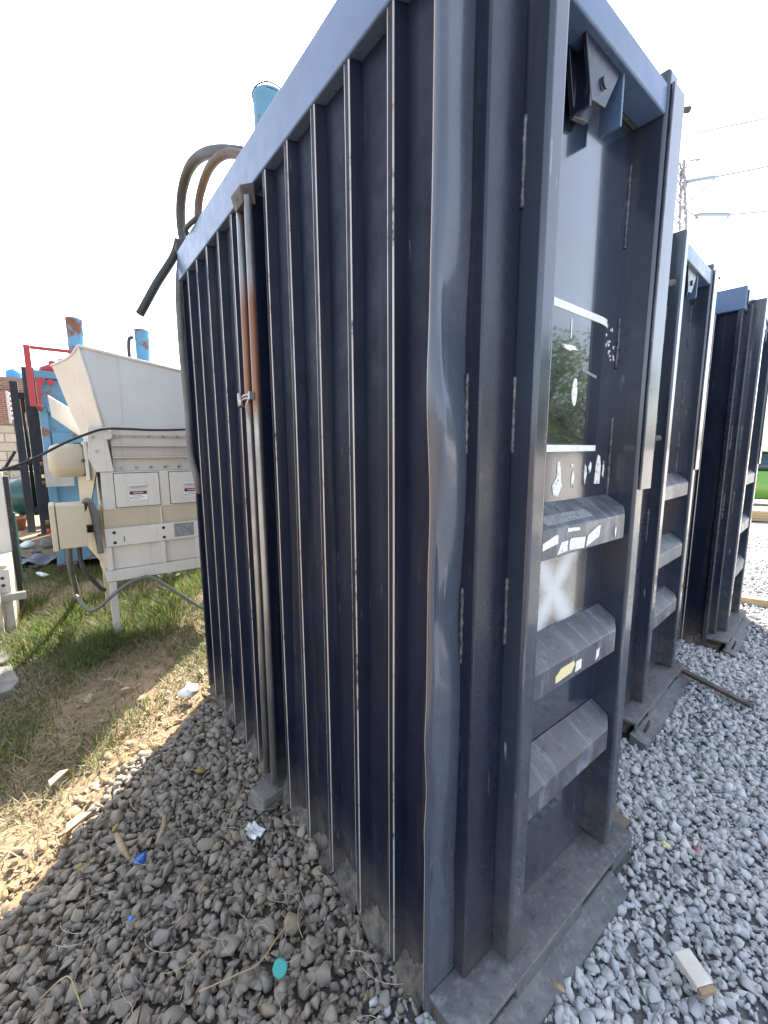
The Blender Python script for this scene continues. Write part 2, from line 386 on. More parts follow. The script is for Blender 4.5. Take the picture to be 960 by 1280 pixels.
def mixw(P):  # 0 on the brown stones, 1 on the pale gravel
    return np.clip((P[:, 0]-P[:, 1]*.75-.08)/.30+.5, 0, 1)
# brown stones
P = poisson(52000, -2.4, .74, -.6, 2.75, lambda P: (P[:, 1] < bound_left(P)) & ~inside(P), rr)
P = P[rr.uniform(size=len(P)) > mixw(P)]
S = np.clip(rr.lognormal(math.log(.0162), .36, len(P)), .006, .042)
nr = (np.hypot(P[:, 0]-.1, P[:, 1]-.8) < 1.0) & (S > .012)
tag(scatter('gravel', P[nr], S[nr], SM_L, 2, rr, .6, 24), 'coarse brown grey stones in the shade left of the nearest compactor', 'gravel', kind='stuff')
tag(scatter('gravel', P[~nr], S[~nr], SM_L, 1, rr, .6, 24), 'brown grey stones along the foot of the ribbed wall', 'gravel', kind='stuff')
# scattered lit stones on the soil
P = poisson(7500, -2.4, .9, .9, 3.2, lambda P: (P[:, 1] > bound_left(P)) & (P[:, 1] < bound_left(P)+1.0), rr)
P = P[rr.uniform(size=len(P)) < np.exp(-(P[:, 1]-bound_left(P))*3.2)]
S = np.clip(rr.lognormal(math.log(.013), .5, len(P)), .005, .045)
SM_T = stone_mat('tan_stone', [(.25,.19,.12),(.34,.26,.17),(.42,.24,.07),(.20,.15,.10),(.30,.24,.17),(.34,.19,.06),(.28,.22,.15)], (.36, .28, .18))
tag(scatter('gravel', P, S, SM_T, 2, rr, .42, 14), 'tan stones thinning out over the sunlit bare soil', 'gravel', kind='stuff')
# pale gravel: in front of and between the compactors
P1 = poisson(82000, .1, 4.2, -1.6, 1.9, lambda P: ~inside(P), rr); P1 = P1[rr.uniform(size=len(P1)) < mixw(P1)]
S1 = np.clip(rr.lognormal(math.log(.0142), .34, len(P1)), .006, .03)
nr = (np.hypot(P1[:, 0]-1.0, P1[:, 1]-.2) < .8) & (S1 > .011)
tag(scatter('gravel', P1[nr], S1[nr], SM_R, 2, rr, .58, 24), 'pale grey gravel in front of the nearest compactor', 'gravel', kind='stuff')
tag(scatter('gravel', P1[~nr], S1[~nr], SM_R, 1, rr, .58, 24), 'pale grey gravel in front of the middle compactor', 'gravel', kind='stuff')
P2 = poisson(42000, 4.2, 9.5, -2.0, 2.6, lambda P: ~inside(P), rr)
S2 = np.clip(rr.lognormal(math.log(.018), .3, len(P2)), .008, .036)
P3 = poisson(11000, 1.75, 6.2, 1.9, 3.6, lambda P: ~inside(P), rr); S3 = np.clip(rr.lognormal(math.log(.02), .28, len(P3)), .01, .04)
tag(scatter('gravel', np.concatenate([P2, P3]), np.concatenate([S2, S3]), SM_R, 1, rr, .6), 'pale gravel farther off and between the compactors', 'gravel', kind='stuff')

# ------------------------------------------------------------------ grass and straw
def blades(name, P, L, wdt, mat, r, lean=.7, curl=.5):
    n = len(P); a = r.uniform(0, 6.283, n); d = np.stack([np.cos(a), np.sin(a)], 1); sd = np.stack([-np.sin(a), np.cos(a)], 1)
    ln = np.abs(r.normal(lean, .3, n)); z0 = hgt(P[:, 0], P[:, 1])-.02
    V = np.empty((n, 7, 3)); k = 0
    for t, ww in ((0, 1), (.4, .85), (.75, .55)):
        ang = ln*(.5+curl*t)
        h = L*t*np.cos(ang); o = L*t*np.sin(ang)
        c = P+d*o[:, None]
        for sg in (-1, 1):
            V[:, k, :2] = c+sd*(sg*wdt*ww*.5)[:, None] if hasattr(wdt, '__len__') else c+sd*sg*wdt*ww*.5
            V[:, k, 2] = z0+h; k += 1
    ang = ln*(.5+curl); V[:, 6, :2] = P+d*(L*np.sin(ang))[:, None]; V[:, 6, 2] = z0+L*np.cos(ang)
    b = (np.arange(n)*7)[:, None, None]
    tri = np.array([[0,1,3],[0,3,2],[2,3,5],[2,5,4],[4,5,6]])
    me = mesh_from(name, V.reshape(-1, 3), (tri[None]+b).reshape(-1, 3), np.repeat(r.uniform(0, 1, n), 7), False)
    return obj(name, me, mat)
def leafmat(name, cols, trans=.6):
    s = NT(name); a = s.n('ShaderNodeAttribute', attribute_name='tone')
    cr = s.n('ShaderNodeValToRGB'); el = cr.color_ramp.elements
    while len(el) < len(cols): el.new(.5)
    for i, c in enumerate(cols): el[i].position = i/(len(cols)-1); el[i].color = (*c, 1)
    s.l(a.outputs['Fac'], cr.inputs[0]); s.base(cr.outputs[0]); s.rough(.55)
    tr = s.n('ShaderNodeBsdfTranslucent'); s.l(cr.outputs[0], tr.inputs[0])
    mx = s.n('ShaderNodeMixShader'); mx.inputs[0].default_value = trans
    s.l(s.b.outputs[0], mx.inputs[1]); s.l(tr.outputs[0], mx.inputs[2])
    s.l(mx.outputs[0], s.t.nodes['Material Output'].inputs[0]); return s.m
GM = leafmat('grass_blade', [(.06,.105,.018),(.09,.14,.026),(.05,.09,.016),(.15,.175,.035),(.21,.18,.08),(.10,.15,.025)])
SMt = leafmat('straw_blade', [(.24,.19,.10),(.31,.25,.14),(.18,.14,.07),(.28,.235,.145),(.10,.11,.035)], .3)
def clump(P, f=1.0): return .5+.5*np.sin(2.3*f*P[:, 0]+1.1)*np.cos(2.9*f*P[:, 1]+.5)+.25*np.sin(7.7*f*P[:, 0]-5.1*P[:, 1])
rg = np.random.default_rng(21)
def path(P): return np.clip((P[:, 1]-(2.62-(.66-P[:, 0])*.62))/.5, 0, 1)     # grass starts behind the bare strip
P = poisson(150000, -1.3, 2.0, 2.1, 7.0, lambda P: np.ones(len(P), bool), rg)
dens = path(P)**1.8*np.clip(clump(P)*1.3-.1, .03, 1)*np.where(P[:, 1] > 5.5, .45, 1)*np.clip((P[:, 0]-(-.62+.0*P[:, 1]))/.25, 0, 1)
P = P[rg.uniform(size=len(P)) < dens]
tall = np.clip((P[:, 1]-3.5)/.6, 0, 1)*(P[:, 1] < 5.3)
L = (.045+.06*rg.uniform(size=len(P))+tall*.20*rg.uniform(size=len(P))**1.5)*(.5+.7*clump(P, 1.7))
L = np.clip(L, .025, .30)
tag(blades('grass', P, L, .0055, GM, rg, .8), 'green grass growing round the white shredder', 'grass', kind='stuff')
P = poisson(60000, -1.4, 1.2, 1.7, 4.6, lambda P: np.ones(len(P), bool), rg)
P = P[rg.uniform(size=len(P)) < np.clip(path(P)*1.2+.22, 0, 1)*np.clip(1.1-clump(P, 1.4), .12, 1)*np.clip((P[:, 1]-bound_left(P)+.05)/.2, 0, 1)]
L = .05+.08*rg.uniform(size=len(P))
tag(blades('dry_grass', P, L, .0045, SMt, rg, 1.5, .5), 'dry straw lying flat between the grass and the stones', 'dry grass', kind='stuff')
# a few long straws lying on the brown stones
P = poisson(150, -.6, .6, .45, 2.0, lambda P: P[:, 1] < bound_left(P), rg)
bm = B()
for p in P:
    a = rg.uniform(0, 6.3); l = rg.uniform(.04, .15); z = .045+rg.uniform(0, .012)
    pts = [(p[0]+math.cos(a+t*.8)*l*t, p[1]+math.sin(a+t*.8)*l*t, z+.01*math.sin(3*t)) for t in (0, .17, .35, .52, .7, .85, 1)]
    tube(bm, pts, .0009, 4)
tag(obj('straw', bm, simple('straw', (.5, .43, .3), (.35, .28, .17), .7)), 'loose pale straws strewn over the brown stones', 'straw', kind='stuff')

# ------------------------------------------------------------------ the compactors
RIBS = [.159+.17*k for k in range(11) if k != 5]
LEN, TOP, RAILT = 2.02, 2.43, 2.583
def rib_wall(sign=1):
    """corrugated wall in the plane lx=0; narrow crests outside, wide valleys 40 mm in"""
    prof = [(.0, .025, 0), (.028, .05, 0)]
    prof = [(.030, .028, 0)]
    for r in RIBS:
        h = .0125
        prof += [(.030, r-h-.012, 0), (.0015, r-h, 1), (0, r-h+.0048, 0), (0, r+h-.0048, 1), (.0015, r+h, 0), (.030, r+h+.012, 0)]
    prof += [(.030, LEN-.03, 0)]
    zs = np.linspace(.02, TOP, 14)
    b = B(); rows = []
    for z in zs:
        rows.append([b.verts.new((x*sign+.0016*math.sin(5*z+9*y)*(1 if x > .02 else .3), y, z)) for x, y, _ in prof])
    for r0, r1 in zip(rows, rows[1:]):
        for i in range(len(prof)-1):
            f = b.faces.new((r0[i], r0[i+1], r1[i+1], r1[i])); f.material_index = 1 if prof[i][2] else 0
    return b
def flange_mesh():
    """corner flange, bent and dented"""
    b = B(); nz = 90
    def dent(x, z):
        d = .010*math.exp(-((z-1.78)/.16)**2)*math.sin((x/.09)*2.6)
        d += -.012*math.exp(-((z-1.55)/.10)**2)*(1-x/.12)
        d += .010*math.exp(-((z-1.12)/.13)**2)*math.sin(x/.09*2.2+.5)
        d += -.009*math.exp(-((z-.66)/.10)**2)*(1-x/.1)+.006*math.exp(-((z-.42)/.09)**2)
        d += .004*math.sin(11*z+20*x)*math.exp(-((z-1.4)/.6)**2)
        return d
    def lipx(z):
        return (-.003*math.exp(-((z-1.85)/.12)**2)-.009*math.exp(-((z-1.63)/.13)**2)+.004*math.exp(-((z-1.36)/.10)**2)
                -.004*math.exp(-((z-.80)/.07)**2)+.003*math.exp(-((z-.66)/.06)**2)-.003*math.exp(-((z-.55)/.05)**2))
    xs = [0, .003, .02, .045, .07, .0895]
    rows = []
    for i in range(nz+1):
        z = .02+(TOP+.0-.02)*i/nz; lx = lipx(z)
        back = [b.verts.new((.0045+lx, .030, z)), b.verts.new((lx+.0005, .0262, z)), b.verts.new((lx, .0232, z)), b.verts.new((lx, .0045, z))]
        rows.append(back+[b.verts.new((x+lx*(1-x/.0895), dent(x, z)+(.0012 if k == 1 else 0), z)) for k, x in enumerate(xs) if k])
    for a, c in zip(rows, rows[1:]):
        for i in range(len(a)-1):
            f = b.faces.new((a[i], a[i+1], c[i+1], c[i])); f.smooth = True
            f.material_index = 1 if i == 1 else 0
    return b
def weld(parent, x, y, z0, z1):
    b = B(); n = int((z1-z0)/.006)
    tube(b, [(x+random.uniform(-.0008, .0008), y+random.uniform(-.0008, .0008), z0+(z1-z0)*i/n) for i in range(n+1)], .0052, 7, jitter=.25)
    return obj('weld_bead', b, M['weld'], parent)
def panel_mat():
    """navy door panel with a white cross sprayed between two steps"""
    m_ = M['navy_gloss'].copy(); m_.name = 'navy_panel_sprayed'; s = NT.__new__(NT); s.m = m_; s.t = m_.node_tree; s.b = s.t.nodes['Principled BSDF']; s.tc = None
    c_in = s.b.inputs['Base Color'].links[0].from_socket; r_in = s.b.inputs['Roughness'].links[0].from_socket
    x, y, z = s.sep(); n = s.noise(9, 4, .6)
    u = s.math('ADD', s.math('MULTIPLY', s.math('SUBTRACT', x, .485), 1/.10), s.math('MULTIPLY', s.math('SUBTRACT', n, .5), .3))
    v = s.math('MULTIPLY', s.math('SUBTRACT', z, 1.085), 1/.115)
    # two strokes leaning against each other
    d1 = s.math('ABSOLUTE', s.math('SUBTRACT', u, v)); d2 = s.math('ABSOLUTE', s.math('ADD', u, v))
    d = s.math('MINIMUM', d1, d2)
    k = s.ramp(d, .05, .85, 1., 0., 'S')
    ends = s.math('MULTIPLY', s.ramp(s.math('ABSOLUTE', v), .9, 1.6, 1, 0, 'S'), s.ramp(s.math('ABSOLUTE', u), .9, 1.9, 1, 0, 'S'))
    k = s.math('MULTIPLY', s.math('MULTIPLY', k, ends), .88)
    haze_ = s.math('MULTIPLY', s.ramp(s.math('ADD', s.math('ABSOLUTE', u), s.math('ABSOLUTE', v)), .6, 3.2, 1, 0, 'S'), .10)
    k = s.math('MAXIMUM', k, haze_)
    tan = s.math('MULTIPLY', s.ramp(s.math('ABSOLUTE', v), .9, 1.35, .62, 0, 'S'), s.ramp(x, .672, .680, 1, 0))  # reflection of the tan ground painted in, cut at the post's mirrored edge
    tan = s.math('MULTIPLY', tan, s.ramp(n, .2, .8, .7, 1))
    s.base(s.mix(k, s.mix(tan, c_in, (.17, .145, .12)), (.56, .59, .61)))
    s.rough(s.math('ADD', r_in, s.math('MULTIPLY', k, .6)))
    return m_
def flat_shape(parent, name, mat, pts, y, t=.0012):
    b = B(); prism(b, [(x, y, z) for x, z in pts], (0, -t, 0)); return obj(name, b, mat, parent)
def build_unit(root, detail, flange=(0., .77), post_plate=True):
    r = root
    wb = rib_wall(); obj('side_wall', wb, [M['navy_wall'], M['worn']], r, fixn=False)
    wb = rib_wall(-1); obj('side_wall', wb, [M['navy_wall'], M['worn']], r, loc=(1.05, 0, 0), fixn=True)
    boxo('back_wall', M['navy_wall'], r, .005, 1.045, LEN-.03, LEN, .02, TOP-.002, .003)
    boxo('roof', M['navy'], r, .03, 1.02, -.02, LEN-.01, 2.47, 2.56, .004)
    # top rails: square tubes round the roof edge
    for x0, x1 in ((-.004, .085), (.965, 1.054)):
        b = B(); n = 30
        box(b, x0, x1, -.012, LEN+.006, TOP+.002, RAILT); obj('top_rail', b, M['navy_rail'], r, bevel=.006, seg=3)
    # dirty sills at the foot of each valley
    for x0, x1, sg in ((.0, .075, 1),):
        b = B()
        for i in range(len(RIBS)+1):
            a = .03 if i == 0 else RIBS[i-1]+.014; c = LEN-.03 if i == len(RIBS) else RIBS[i]-.014
            nn = 18; h = random.uniform(.05, .10)
            lo_, hi = [], []
            for k in range(nn+1):
                t = k/nn; y = a+(c-a)*t; q = h*(.35+.65*(1-t))*(1+.25*math.sin(9*t+i)+random.uniform(-.22, .22))
                lo_.append(b.verts.new((-.012+.006*math.sin(7*t+i), y, .0))); hi.append(b.verts.new((.0295, y, .022+q)))
            for k in range(nn): f = b.faces.new((lo_[k], lo_[k+1], hi[k+1], hi[k])); f.smooth = True
        obj('base_sill', b, M['dirt_sill'], r)
    # front: stepped corner, corner flange -> door frame -> post
    if detail:
        b = flange_mesh(); obj('corner_flange', b, [M['flange'], M['worn_rust']], r, fixn=False)
    else:
        b = B(); box(b, 0, .0895, 0, .026, .02, TOP); obj('corner_flange', b, M['navy'], r, bevel=.004)
    boxo('corner_flange', M['navy'], r, .9605, 1.05, 0, .026, .02, TOP, .004)
    for x0, x1 in ((.09, .209), (.841, .96)):
        boxo('door_frame', M['navy'], r, x0, x1, -.038, .03, .09, TOP+.05, .006, 3)
    for x0, x1 in ((.21, .272), (.779, .841)):
        boxo('door_post', M['post'], r, x0, x1, -.095, .02, .098, 2.535, .011, 4)
    boxo('door_beam', M['navy_rail'], r, .272, .779, -.092, -.02, 2.417, 2.493, .006, 3)
    boxo('lintel_plate', M['navy'], r, .273, .778, -.0195, .02, 2.425, 2.56, .003)
    # ceiling of the recess
    boxo('recess_soffit', M['dusty'], r, .273, .778, -.0198, -.0075, 2.42, 2.44, .002)
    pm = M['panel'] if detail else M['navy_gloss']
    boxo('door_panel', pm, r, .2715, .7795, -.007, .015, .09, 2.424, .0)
    for i, z in enumerate((.575, .925, 1.30)):
        b = B(); x0, x1 = .2725, .7785; yF, yB = -.09, -.0072; zt = z; zb = z-.075; k = .05
        # wedge step: near vertical front, sloping top, right end chamfered back to the post
        pts_f = [(x0, yF, zb), (x1-k, yF, zb), (x1, yF+.025, zb+.002), (x1, yB, zb), (x0, yB, zb)]
        pts_t = [(x0, yF, zt), (x1-k, yF, zt), (x1, yF+.025, zt+.02), (x1, yB, zt+.055), (x0, yB, zt+.055)]
        lo_ = [b.verts.new(p) for p in pts_f]; hi = [b.verts.new(p) for p in pts_t]
        b.faces.new(lo_[::-1]); b.faces.new(hi)
        for j in range(5): b.faces.new((lo_[j], lo_[(j+1) % 5], hi[(j+1) % 5], hi[j]))
        obj('step', b, M['step'], r, bevel=.004, seg=2)
    # base ledge with drain slots and the sill angle
    b = B(); yl = -.130
    ledge = [(-.002, .0), (.93, .0), (.93, -.075), (.915, yl), (.0, yl)]
    prism(b, [(x, y, .072) for x, y in ledge], (0, 0, .016)); obj('base_ledge', b, M['dusty'], r, bevel=.003)
    b = B()
    slots = [(.02, .20), (.55, .76)]
    xs = [0.0]
    for s0, s1 in slots: xs += [s0, s1]
    xs += [.915]
    for a, c in zip(xs[0::2], xs[1::2]): box(b, a+.001, c-.001, yl+.001, yl+.012, .03, .0715)
    for s0, s1 in slots: box(b, s0, s1, yl+.002, yl+.011, .03, .040)
    obj('ledge_lip', b, M['dusty'], r, bevel=.002)
    f0, f1 = flange
    b = B(); hexa(b, [(f0, yl+.02, -.02), (f1, yl+.02, -.02), (f1-.02, yl-.062, -.02), (f0, yl-.062, -.02), (f0, yl+.02, .038), (f1, yl+.02, .038), (f1-.02, yl-.058, .012), (f0, yl-.058, .012)])
    obj('sill_angle', b, M['dusty'], r, bevel=.003)
    boxo('bottom_plate', M['navy_wall'], r, .01, 1.04, -.08, LEN-.01, .002, .03, 0)
    b = B(); hexa(b, [(.93, -.06, .03), (.962, -.05, .03), (.962, -.005, .03), (.93, -.002, .03), (.93, -.06, .125), (.955, -.05, .135), (.955, -.01, .15), (.93, -.004, .14)])
    obj('rusted_corner', b, M['rust'], r, bevel=.003)
    # hinge plate laid on the right post, with hinge bolts
    b = B(); box(b, .792, .872, -.104, -.0955, 1.372, 2.50); obj('hinge_plate', b, M['post'], r, bevel=.003)
    for z in (1.523, 2.0, 2.476):
        b = B(); tube(b, [(.862, -.06, z), (.925, -.098, z+.012)], .0085, 8); tube(b, [(.872, -.066, z+.002), (.884, -.073, z+.004)], .014, 6)
        obj('hinge_bolt', b, M['ruststeel'], r)
    # lifting lug under the beam
    b = B(); prism(b, [(.41, -.035, 2.285), (.475, -.035, 2.30), (.545, -.035, 2.42), (.37, -.035, 2.42)], (0, .012, 0))
    prism(b, [(.41, -.075, 2.30), (.475, -.075, 2.31), (.545, -.075, 2.42), (.37, -.075, 2.42)], (0, .010, 0))
    box(b, .405, .412, -.074, -.024, 2.286, 2.42); tube(b, [(.46, -.082, 2.355), (.46, -.015, 2.355)], .014, 10)
    obj('lifting_lug', b, M['navy'], r, bevel=.002)
    b = B(); box(b, .548, .556, -.079, -.024, 2.30, 2.424); obj('lug_stiffener', b, M['navy_rail'], r, bevel=.002)
    for a in ((.0895, -.001, 1.49, 1.665), (.0895, -.001, .985, 1.175), (.2095, -.039, 1.49, 1.665), (.2095, -.039, 1.01, 1.185), (.2095, -.039, 2.02, 2.2)):
        weld(r, *a)
    for a in ((.7785, -.0085, 1.35, 1.6), (.7785, -.0085, 2.1, 2.33), (.7785, -.0085, 1.75, 1.9)): weld(r, *a)
    
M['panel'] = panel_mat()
first = thing('steel_compactor', 'tall navy ribbed steel compactor nearest the camera, hoses looping off its roof', 'compactor', (.65, .647, 0), 0, 'navy steel compactors standing in a row')
build_unit(first, True)
# things only on the nearest one: pipes, clamp, hoses, cylinder, residue
for yy, a in ((.988, -.032), (.910, -.032)):
    b = B(); tube(b, [(a, yy, .10), (a+.003, yy+.002, .9), (a-.001, yy-.001, 1.66), (a, yy-.004, 2.37)], .0135, 14)
    s = NT('conduit_pipe'); x, y, z = s.sep(); n = s.noise(10, 6, .7, (1, 1, .4))
    om = s.math('MULTIPLY', s.ramp(s.math('ADD', z, s.math('MULTIPLY', n, .2)), 1.70, 1.80), s.ramp(s.math('ADD', z, s.math('MULTIPLY', n, .2)), 2.12, 2.24, 1, 0))
    s.base(s.mix(om, s.mix(s.ramp(n, .3, .7), (.46, .46, .45), (.22, .20, .18)), s.mix(n, (.19, .075, .035), (.30, .14, .065))))
    s.metal(s.math('SUBTRACT', .75, s.math('MULTIPLY', om, .65))); s.rough(s.ramp(n, .3, .7, .28, .5)); s.bump(n, .15, .004)
    obj('conduit_pipe', b, s.m, first)
boxo('pipe_backing', M['navy_wall'], first, -.010, .034, .925, .975, .04, 2.40, .004)
b = B()
for z in (1.688, 1.70): tube(b, smooth_path([(-.052, .90, z), (-.058, .95, z+.004), (-.052, 1.0, z), (-.02, 1.012, z-.004)], 5), .004, 6)
tube(b, [(-.06, 1.0, 1.665), (-.055, 1.018, 1.715)], .011, 8); tube(b, [(-.055, .915, 1.70), (-.06, .95, 1.66), (-.055, .93, 1.62)], .0025, 5)
box(b, -.064, -.046, .895, .91, 1.685, 1.712)
obj('pipe_clamp', b, M['galv'], first)
b = B(); hexa(b, [(-.05, .905, 2.345), (-.005, .90, 2.35), (-.005, 1.0, 2.35), (-.05, .985, 2.345), (-.052, .925, 2.41), (-.006, .905, 2.425), (-.006, 1.02, 2.425), (-.052, 1.02, 2.41)])
obj('pipe_bracket', b, M['ruststeel'], first, bevel=.004)
def hose(name, pts, r, mat, parent, n=12, k=7):
    b = B(); tube(b, smooth_path(pts, k), r, n); return obj(name, b, mat, parent)
hose('hydraulic_hose', [(.07, 2.04, 2.56), (.07, 2.155, 2.70), (.07, 2.185, 2.84), (.07, 2.12, 2.945), (.07, 1.97, 2.985), (.07, 1.78, 2.955), (.075, 1.55, 2.87), (.10, 1.30, 2.75), (.2, 1.05, 2.62), (.3, .9, 2.58)], .026, M['rubber'], first)
hose('hydraulic_hose', [(.072, 1.84, 2.60), (.07, 1.85, 2.70), (.07, 1.79, 2.79), (.07, 1.60, 2.83), (.075, 1.36, 2.77), (.11, 1.15, 2.65), (.2, 1.0, 2.58)], .020, M['hose_tan'], first)
hose('hydraulic_hose', [(.02, 2.06, 2.66), (-.01, 2.075, 2.57), (-.10, 2.08, 2.42), (-.17, 2.08, 2.29), (-.20, 2.08, 2.235)], .022, M['rubber'], first)
hose('hydraulic_hose', [(.03, 2.05, 2.60), (.0, 2.05, 2.40), (-.006, 2.05, 2.10), (.0, 2.04, 1.75), (-.012, 2.0, 1.50), (.005, 1.96, 1.33), (.03, 2.03, 1.22), (.06, 2.06, 1.1)], .019, M['hose_grey'], first)
hose('hydraulic_hose', [(.06, 2.04, 2.55), (.02, 2.035, 2.2), (.016, 2.035, 1.75), (.022, 2.03, 1.45), (.04, 2.03, 1.3)], .013, M['rubber'], first)
b = B(); tube(b, [(.03, 1.99, 2.60), (.03, 2.075, 2.60)], .04, 12); tube(b, [(.07, 1.86, 2.588), (.07, 1.86, 2.64)], .034, 10)
tube(b, smooth_path([(.02, 1.86, 2.61), (-.012, 1.78, 2.60), (-.012, 1.70, 2.595), (.0, 1.60, 2.59)], 5), .012, 8)
obj('hose_coupling', b, M['rubber'], first)
b = B(); lathe(b, [(.10, 0), (.10, .02), (.085, .03), (.085, .745), (.090, .75), (.090, .77), (.06, .775)], (.43, 1.70, 2.56), 28)
obj('hydraulic_cylinder', b, M['blue_cyl'], first)
b = B(); pts = [(.43+.088*math.cos(t*2.2)+random.uniform(-.006, .006), 1.70+.088*math.sin(t*2.2), 3.312+.012*math.sin(t*1.7)+.004*t) for t in np.linspace(0, 6, 16)]
tube(b, smooth_path(pts, 4), .004, 6); obj('wire_loop', b, M['black'], first)
# residue on the door panel and the steps (all on the panel plane ly=-.007)
yp = -.0072
flat_shape(first, 'tape_strip', M['white_res'], [(.28, 1.868), (.665, 1.866), (.70, 1.862), (.70, 1.883), (.672, 1.886), (.28, 1.889)], yp)
flat_shape(first, 'tape_strip', M['white_res'], [(.28, 1.492), (.68, 1.494), (.68, 1.511), (.28, 1.512)], yp)
film = NT('glossy_film'); film.base(NAVY); film.rough(film.ramp(film.noise(20), .4, .75, .06, .16)); film.b.inputs['Coat Weight'].default_value = 1
flat_shape(first, 'glossy_film', film.m, [(.276, 1.514), (.682, 1.514), (.69, 1.864), (.276, 1.866)], yp, .0006)
def blob(cx, cz, w_, h_, seed, n=14, notch=.35):
    q = random.Random(seed); return [(cx+w_*.5*math.cos(a)*(1-notch*q.random()), cz+h_*.5*math.sin(a)*(1-notch*q.random())) for a in [2*math.pi*i/n for i in range(n)]]
flat_shape(first, 'paper_residue', M['torn'], [(.452, 1.372), (.476, 1.366), (.497, 1.396), (.490, 1.410), (.482, 1.463), (.468, 1.466), (.465, 1.42), (.445, 1.398)], yp)
flat_shape(first, 'paper_residue', M['torn'], blob(.556, 1.415, .03, .075, 5, 12, .7), yp)
flat_shape(first, 'paper_residue', M['torn'], blob(.548, 1.452, .02, .02, 6, 10, .6), yp)
flat_shape(first, 'paper_residue', M['torn'], blob(.628, 1.425, .022, .07, 7, 16, .75), yp)
flat_shape(first, 'paper_residue', M['torn'], blob(.655, 1.442, .02, .05, 8, 16, .75), yp)
flat_shape(first, 'paper_residue', M['torn'], [(.688, 1.392), (.722, 1.39), (.724, 1.447), (.714, 1.478), (.702, 1.482), (.692, 1.45)], yp)
flat_shape(first, 'paper_residue', M['torn'], blob(.742, 1.43, .016, .07, 9, 14, .7), yp)
yf = yp-.0007
flat_shape(first, 'paper_residue', M['torn'], blob(.535, 1.66, .032, .09, 12, 12, .2), yf)
flat_shape(first, 'paper_residue', M['torn'], blob(.495, 1.775, .11, .018, 13, 22, .6), yf)
flat_shape(first, 'paper_residue', M['torn'], [(.497, 1.80), (.502, 1.80), (.501, 1.85), (.496, 1.85)], yf)
flat_shape(first, 'paper_residue', M['grey_lab'], [(.57, 1.72), (.655, 1.708), (.655, 1.716), (.57, 1.729)], yf)
for k in range(16):
    q = random.Random(40+k); flat_shape(first, 'paint_fleck', M['white_res'], blob(.70+q.random()*.06, 1.77+q.random()*.1, .006+.008*q.random(), .006+.012*q.random(), k, 7, .5), yp)
ys = -.0902
flat_shape(first, 'paper_residue', M['torn'], [(.276, 1.252), (.345, 1.262), (.345, 1.283), (.338, 1.286), (.276, 1.27)], ys)
flat_shape(first, 'paper_residue', M['torn'], [(.345, 1.232), (.393, 1.236), (.395, 1.264), (.362, 1.262)], ys)
flat_shape(first, 'paper_residue', M['torn'], [(.402, 1.236), (.482, 1.232), (.487, 1.262), (.405, 1.268)], ys)
flat_shape(first, 'paper_residue', M['torn'], [(.494, 1.232), (.566, 1.253), (.571, 1.285), (.556, 1.284), (.498, 1.262)], ys)
flat_shape(first, 'paper_residue', M['torn'], [(.39, 1.286), (.455, 1.284), (.452, 1.292), (.392, 1.297)], ys)
flat_shape(first, 'paper_residue', M['torn'], blob(.67, 1.255, .012, .04, 21, 10, .5), ys)
flat_shape(first, 'paper_residue', M['yellow_res'], [(.374, .868), (.455, .872), (.475, .892), (.468, .904), (.40, .903), (.372, .886)], ys)
flat_shape(first, 'paper_residue', M['torn'], [(.478, .865), (.512, .868), (.512, .896), (.482, .897)], ys)
flat_shape(first, 'paper_residue', M['torn'], [(.60, .862), (.618, .872), (.622, .897), (.604, .893)], ys)
b = B(); prism(b, [(.315, -.078, 1.3085), (.56, -.074, 1.3115), (.55, -.050, 1.328), (.30, -.052, 1.327)], (0, 0, .001)); obj('worn_label', b, M['grey_lab'], first)

second = thing('steel_compactor', 'middle navy steel compactor seen edge-on, its rungs showing past the nearest one\'s post', 'compactor', (UNITS[1][0], UNITS[1][1], 0), UNITS[1][2], 'navy steel compactors standing in a row')
build_unit(second, False, (-.03, .97))
b = B(); tube(b, smooth_path([(.06, -.155, .028), (.05, -.165, .07), (.09, -.165, .08), (.10, -.155, .03)], 4), .006, 8); obj('lifting_ring', b, M['ruststeel'], second)
third = copy_tree(second); third.location = (UNITS[2][0], UNITS[2][1], 0); third.rotation_euler = (0, 0, UNITS[2][2])
third['label'] = 'farthest navy steel compactor, its dark ribbed side showing, standing by the sunlit yard'

# ------------------------------------------------------------------ white shredder
SHY = 3.9
sh = thing('industrial_shredder', 'cream white industrial shredder with flared hopper standing on legs in the grass', 'shredder', (.26, SHY, 0))
C_, C2, HW = M['cream'], M['cream2'], M['hopperw']
X1 = 1.02     # right end (hidden behind the nearest compactor)
def quadprism(name, pts, d, mat, parent, bevel=.003):
    b = B(); prism(b, pts, d); return obj(name, b, mat, parent, bevel=bevel)
# hopper: front panel, left wing panel, back and right panels
quadprism('hopper_panel', [(-.033, 0, 2.253), (.075, 0, 1.68), (X1, 0, 1.66), (X1+.11, 0, 2.08)], (0, .012, 0), HW, sh)
quadprism('hopper_panel', [(-.033, .004, 2.252), (.073, .004, 1.682), (-.046, .40, 1.622), (-.108, .40, 1.81), (-.195, .40, 2.16), (-.128, .21, 2.175)], (.012, .004, 0), C_, sh)
quadprism('hopper_panel', [(-.19, .405, 2.155), (-.03, .405, 1.63), (X1, .405, 1.66), (X1+.11, .405, 2.08)], (0, .012, 0), HW, sh)
quadprism('hopper_panel', [(X1, .013, 1.66), (X1, .404, 1.66), (X1+.11, .404, 2.07), (X1+.11, .013, 2.07)], (.012, 0, 0), HW, sh)
b = B()
tube(b, [(-.035, -.004, 2.257), (X1+.11, -.004, 2.084)], .011, 8); tube(b, [(-.035, -.004, 2.255), (.074, -.004, 1.68)], .008, 8)
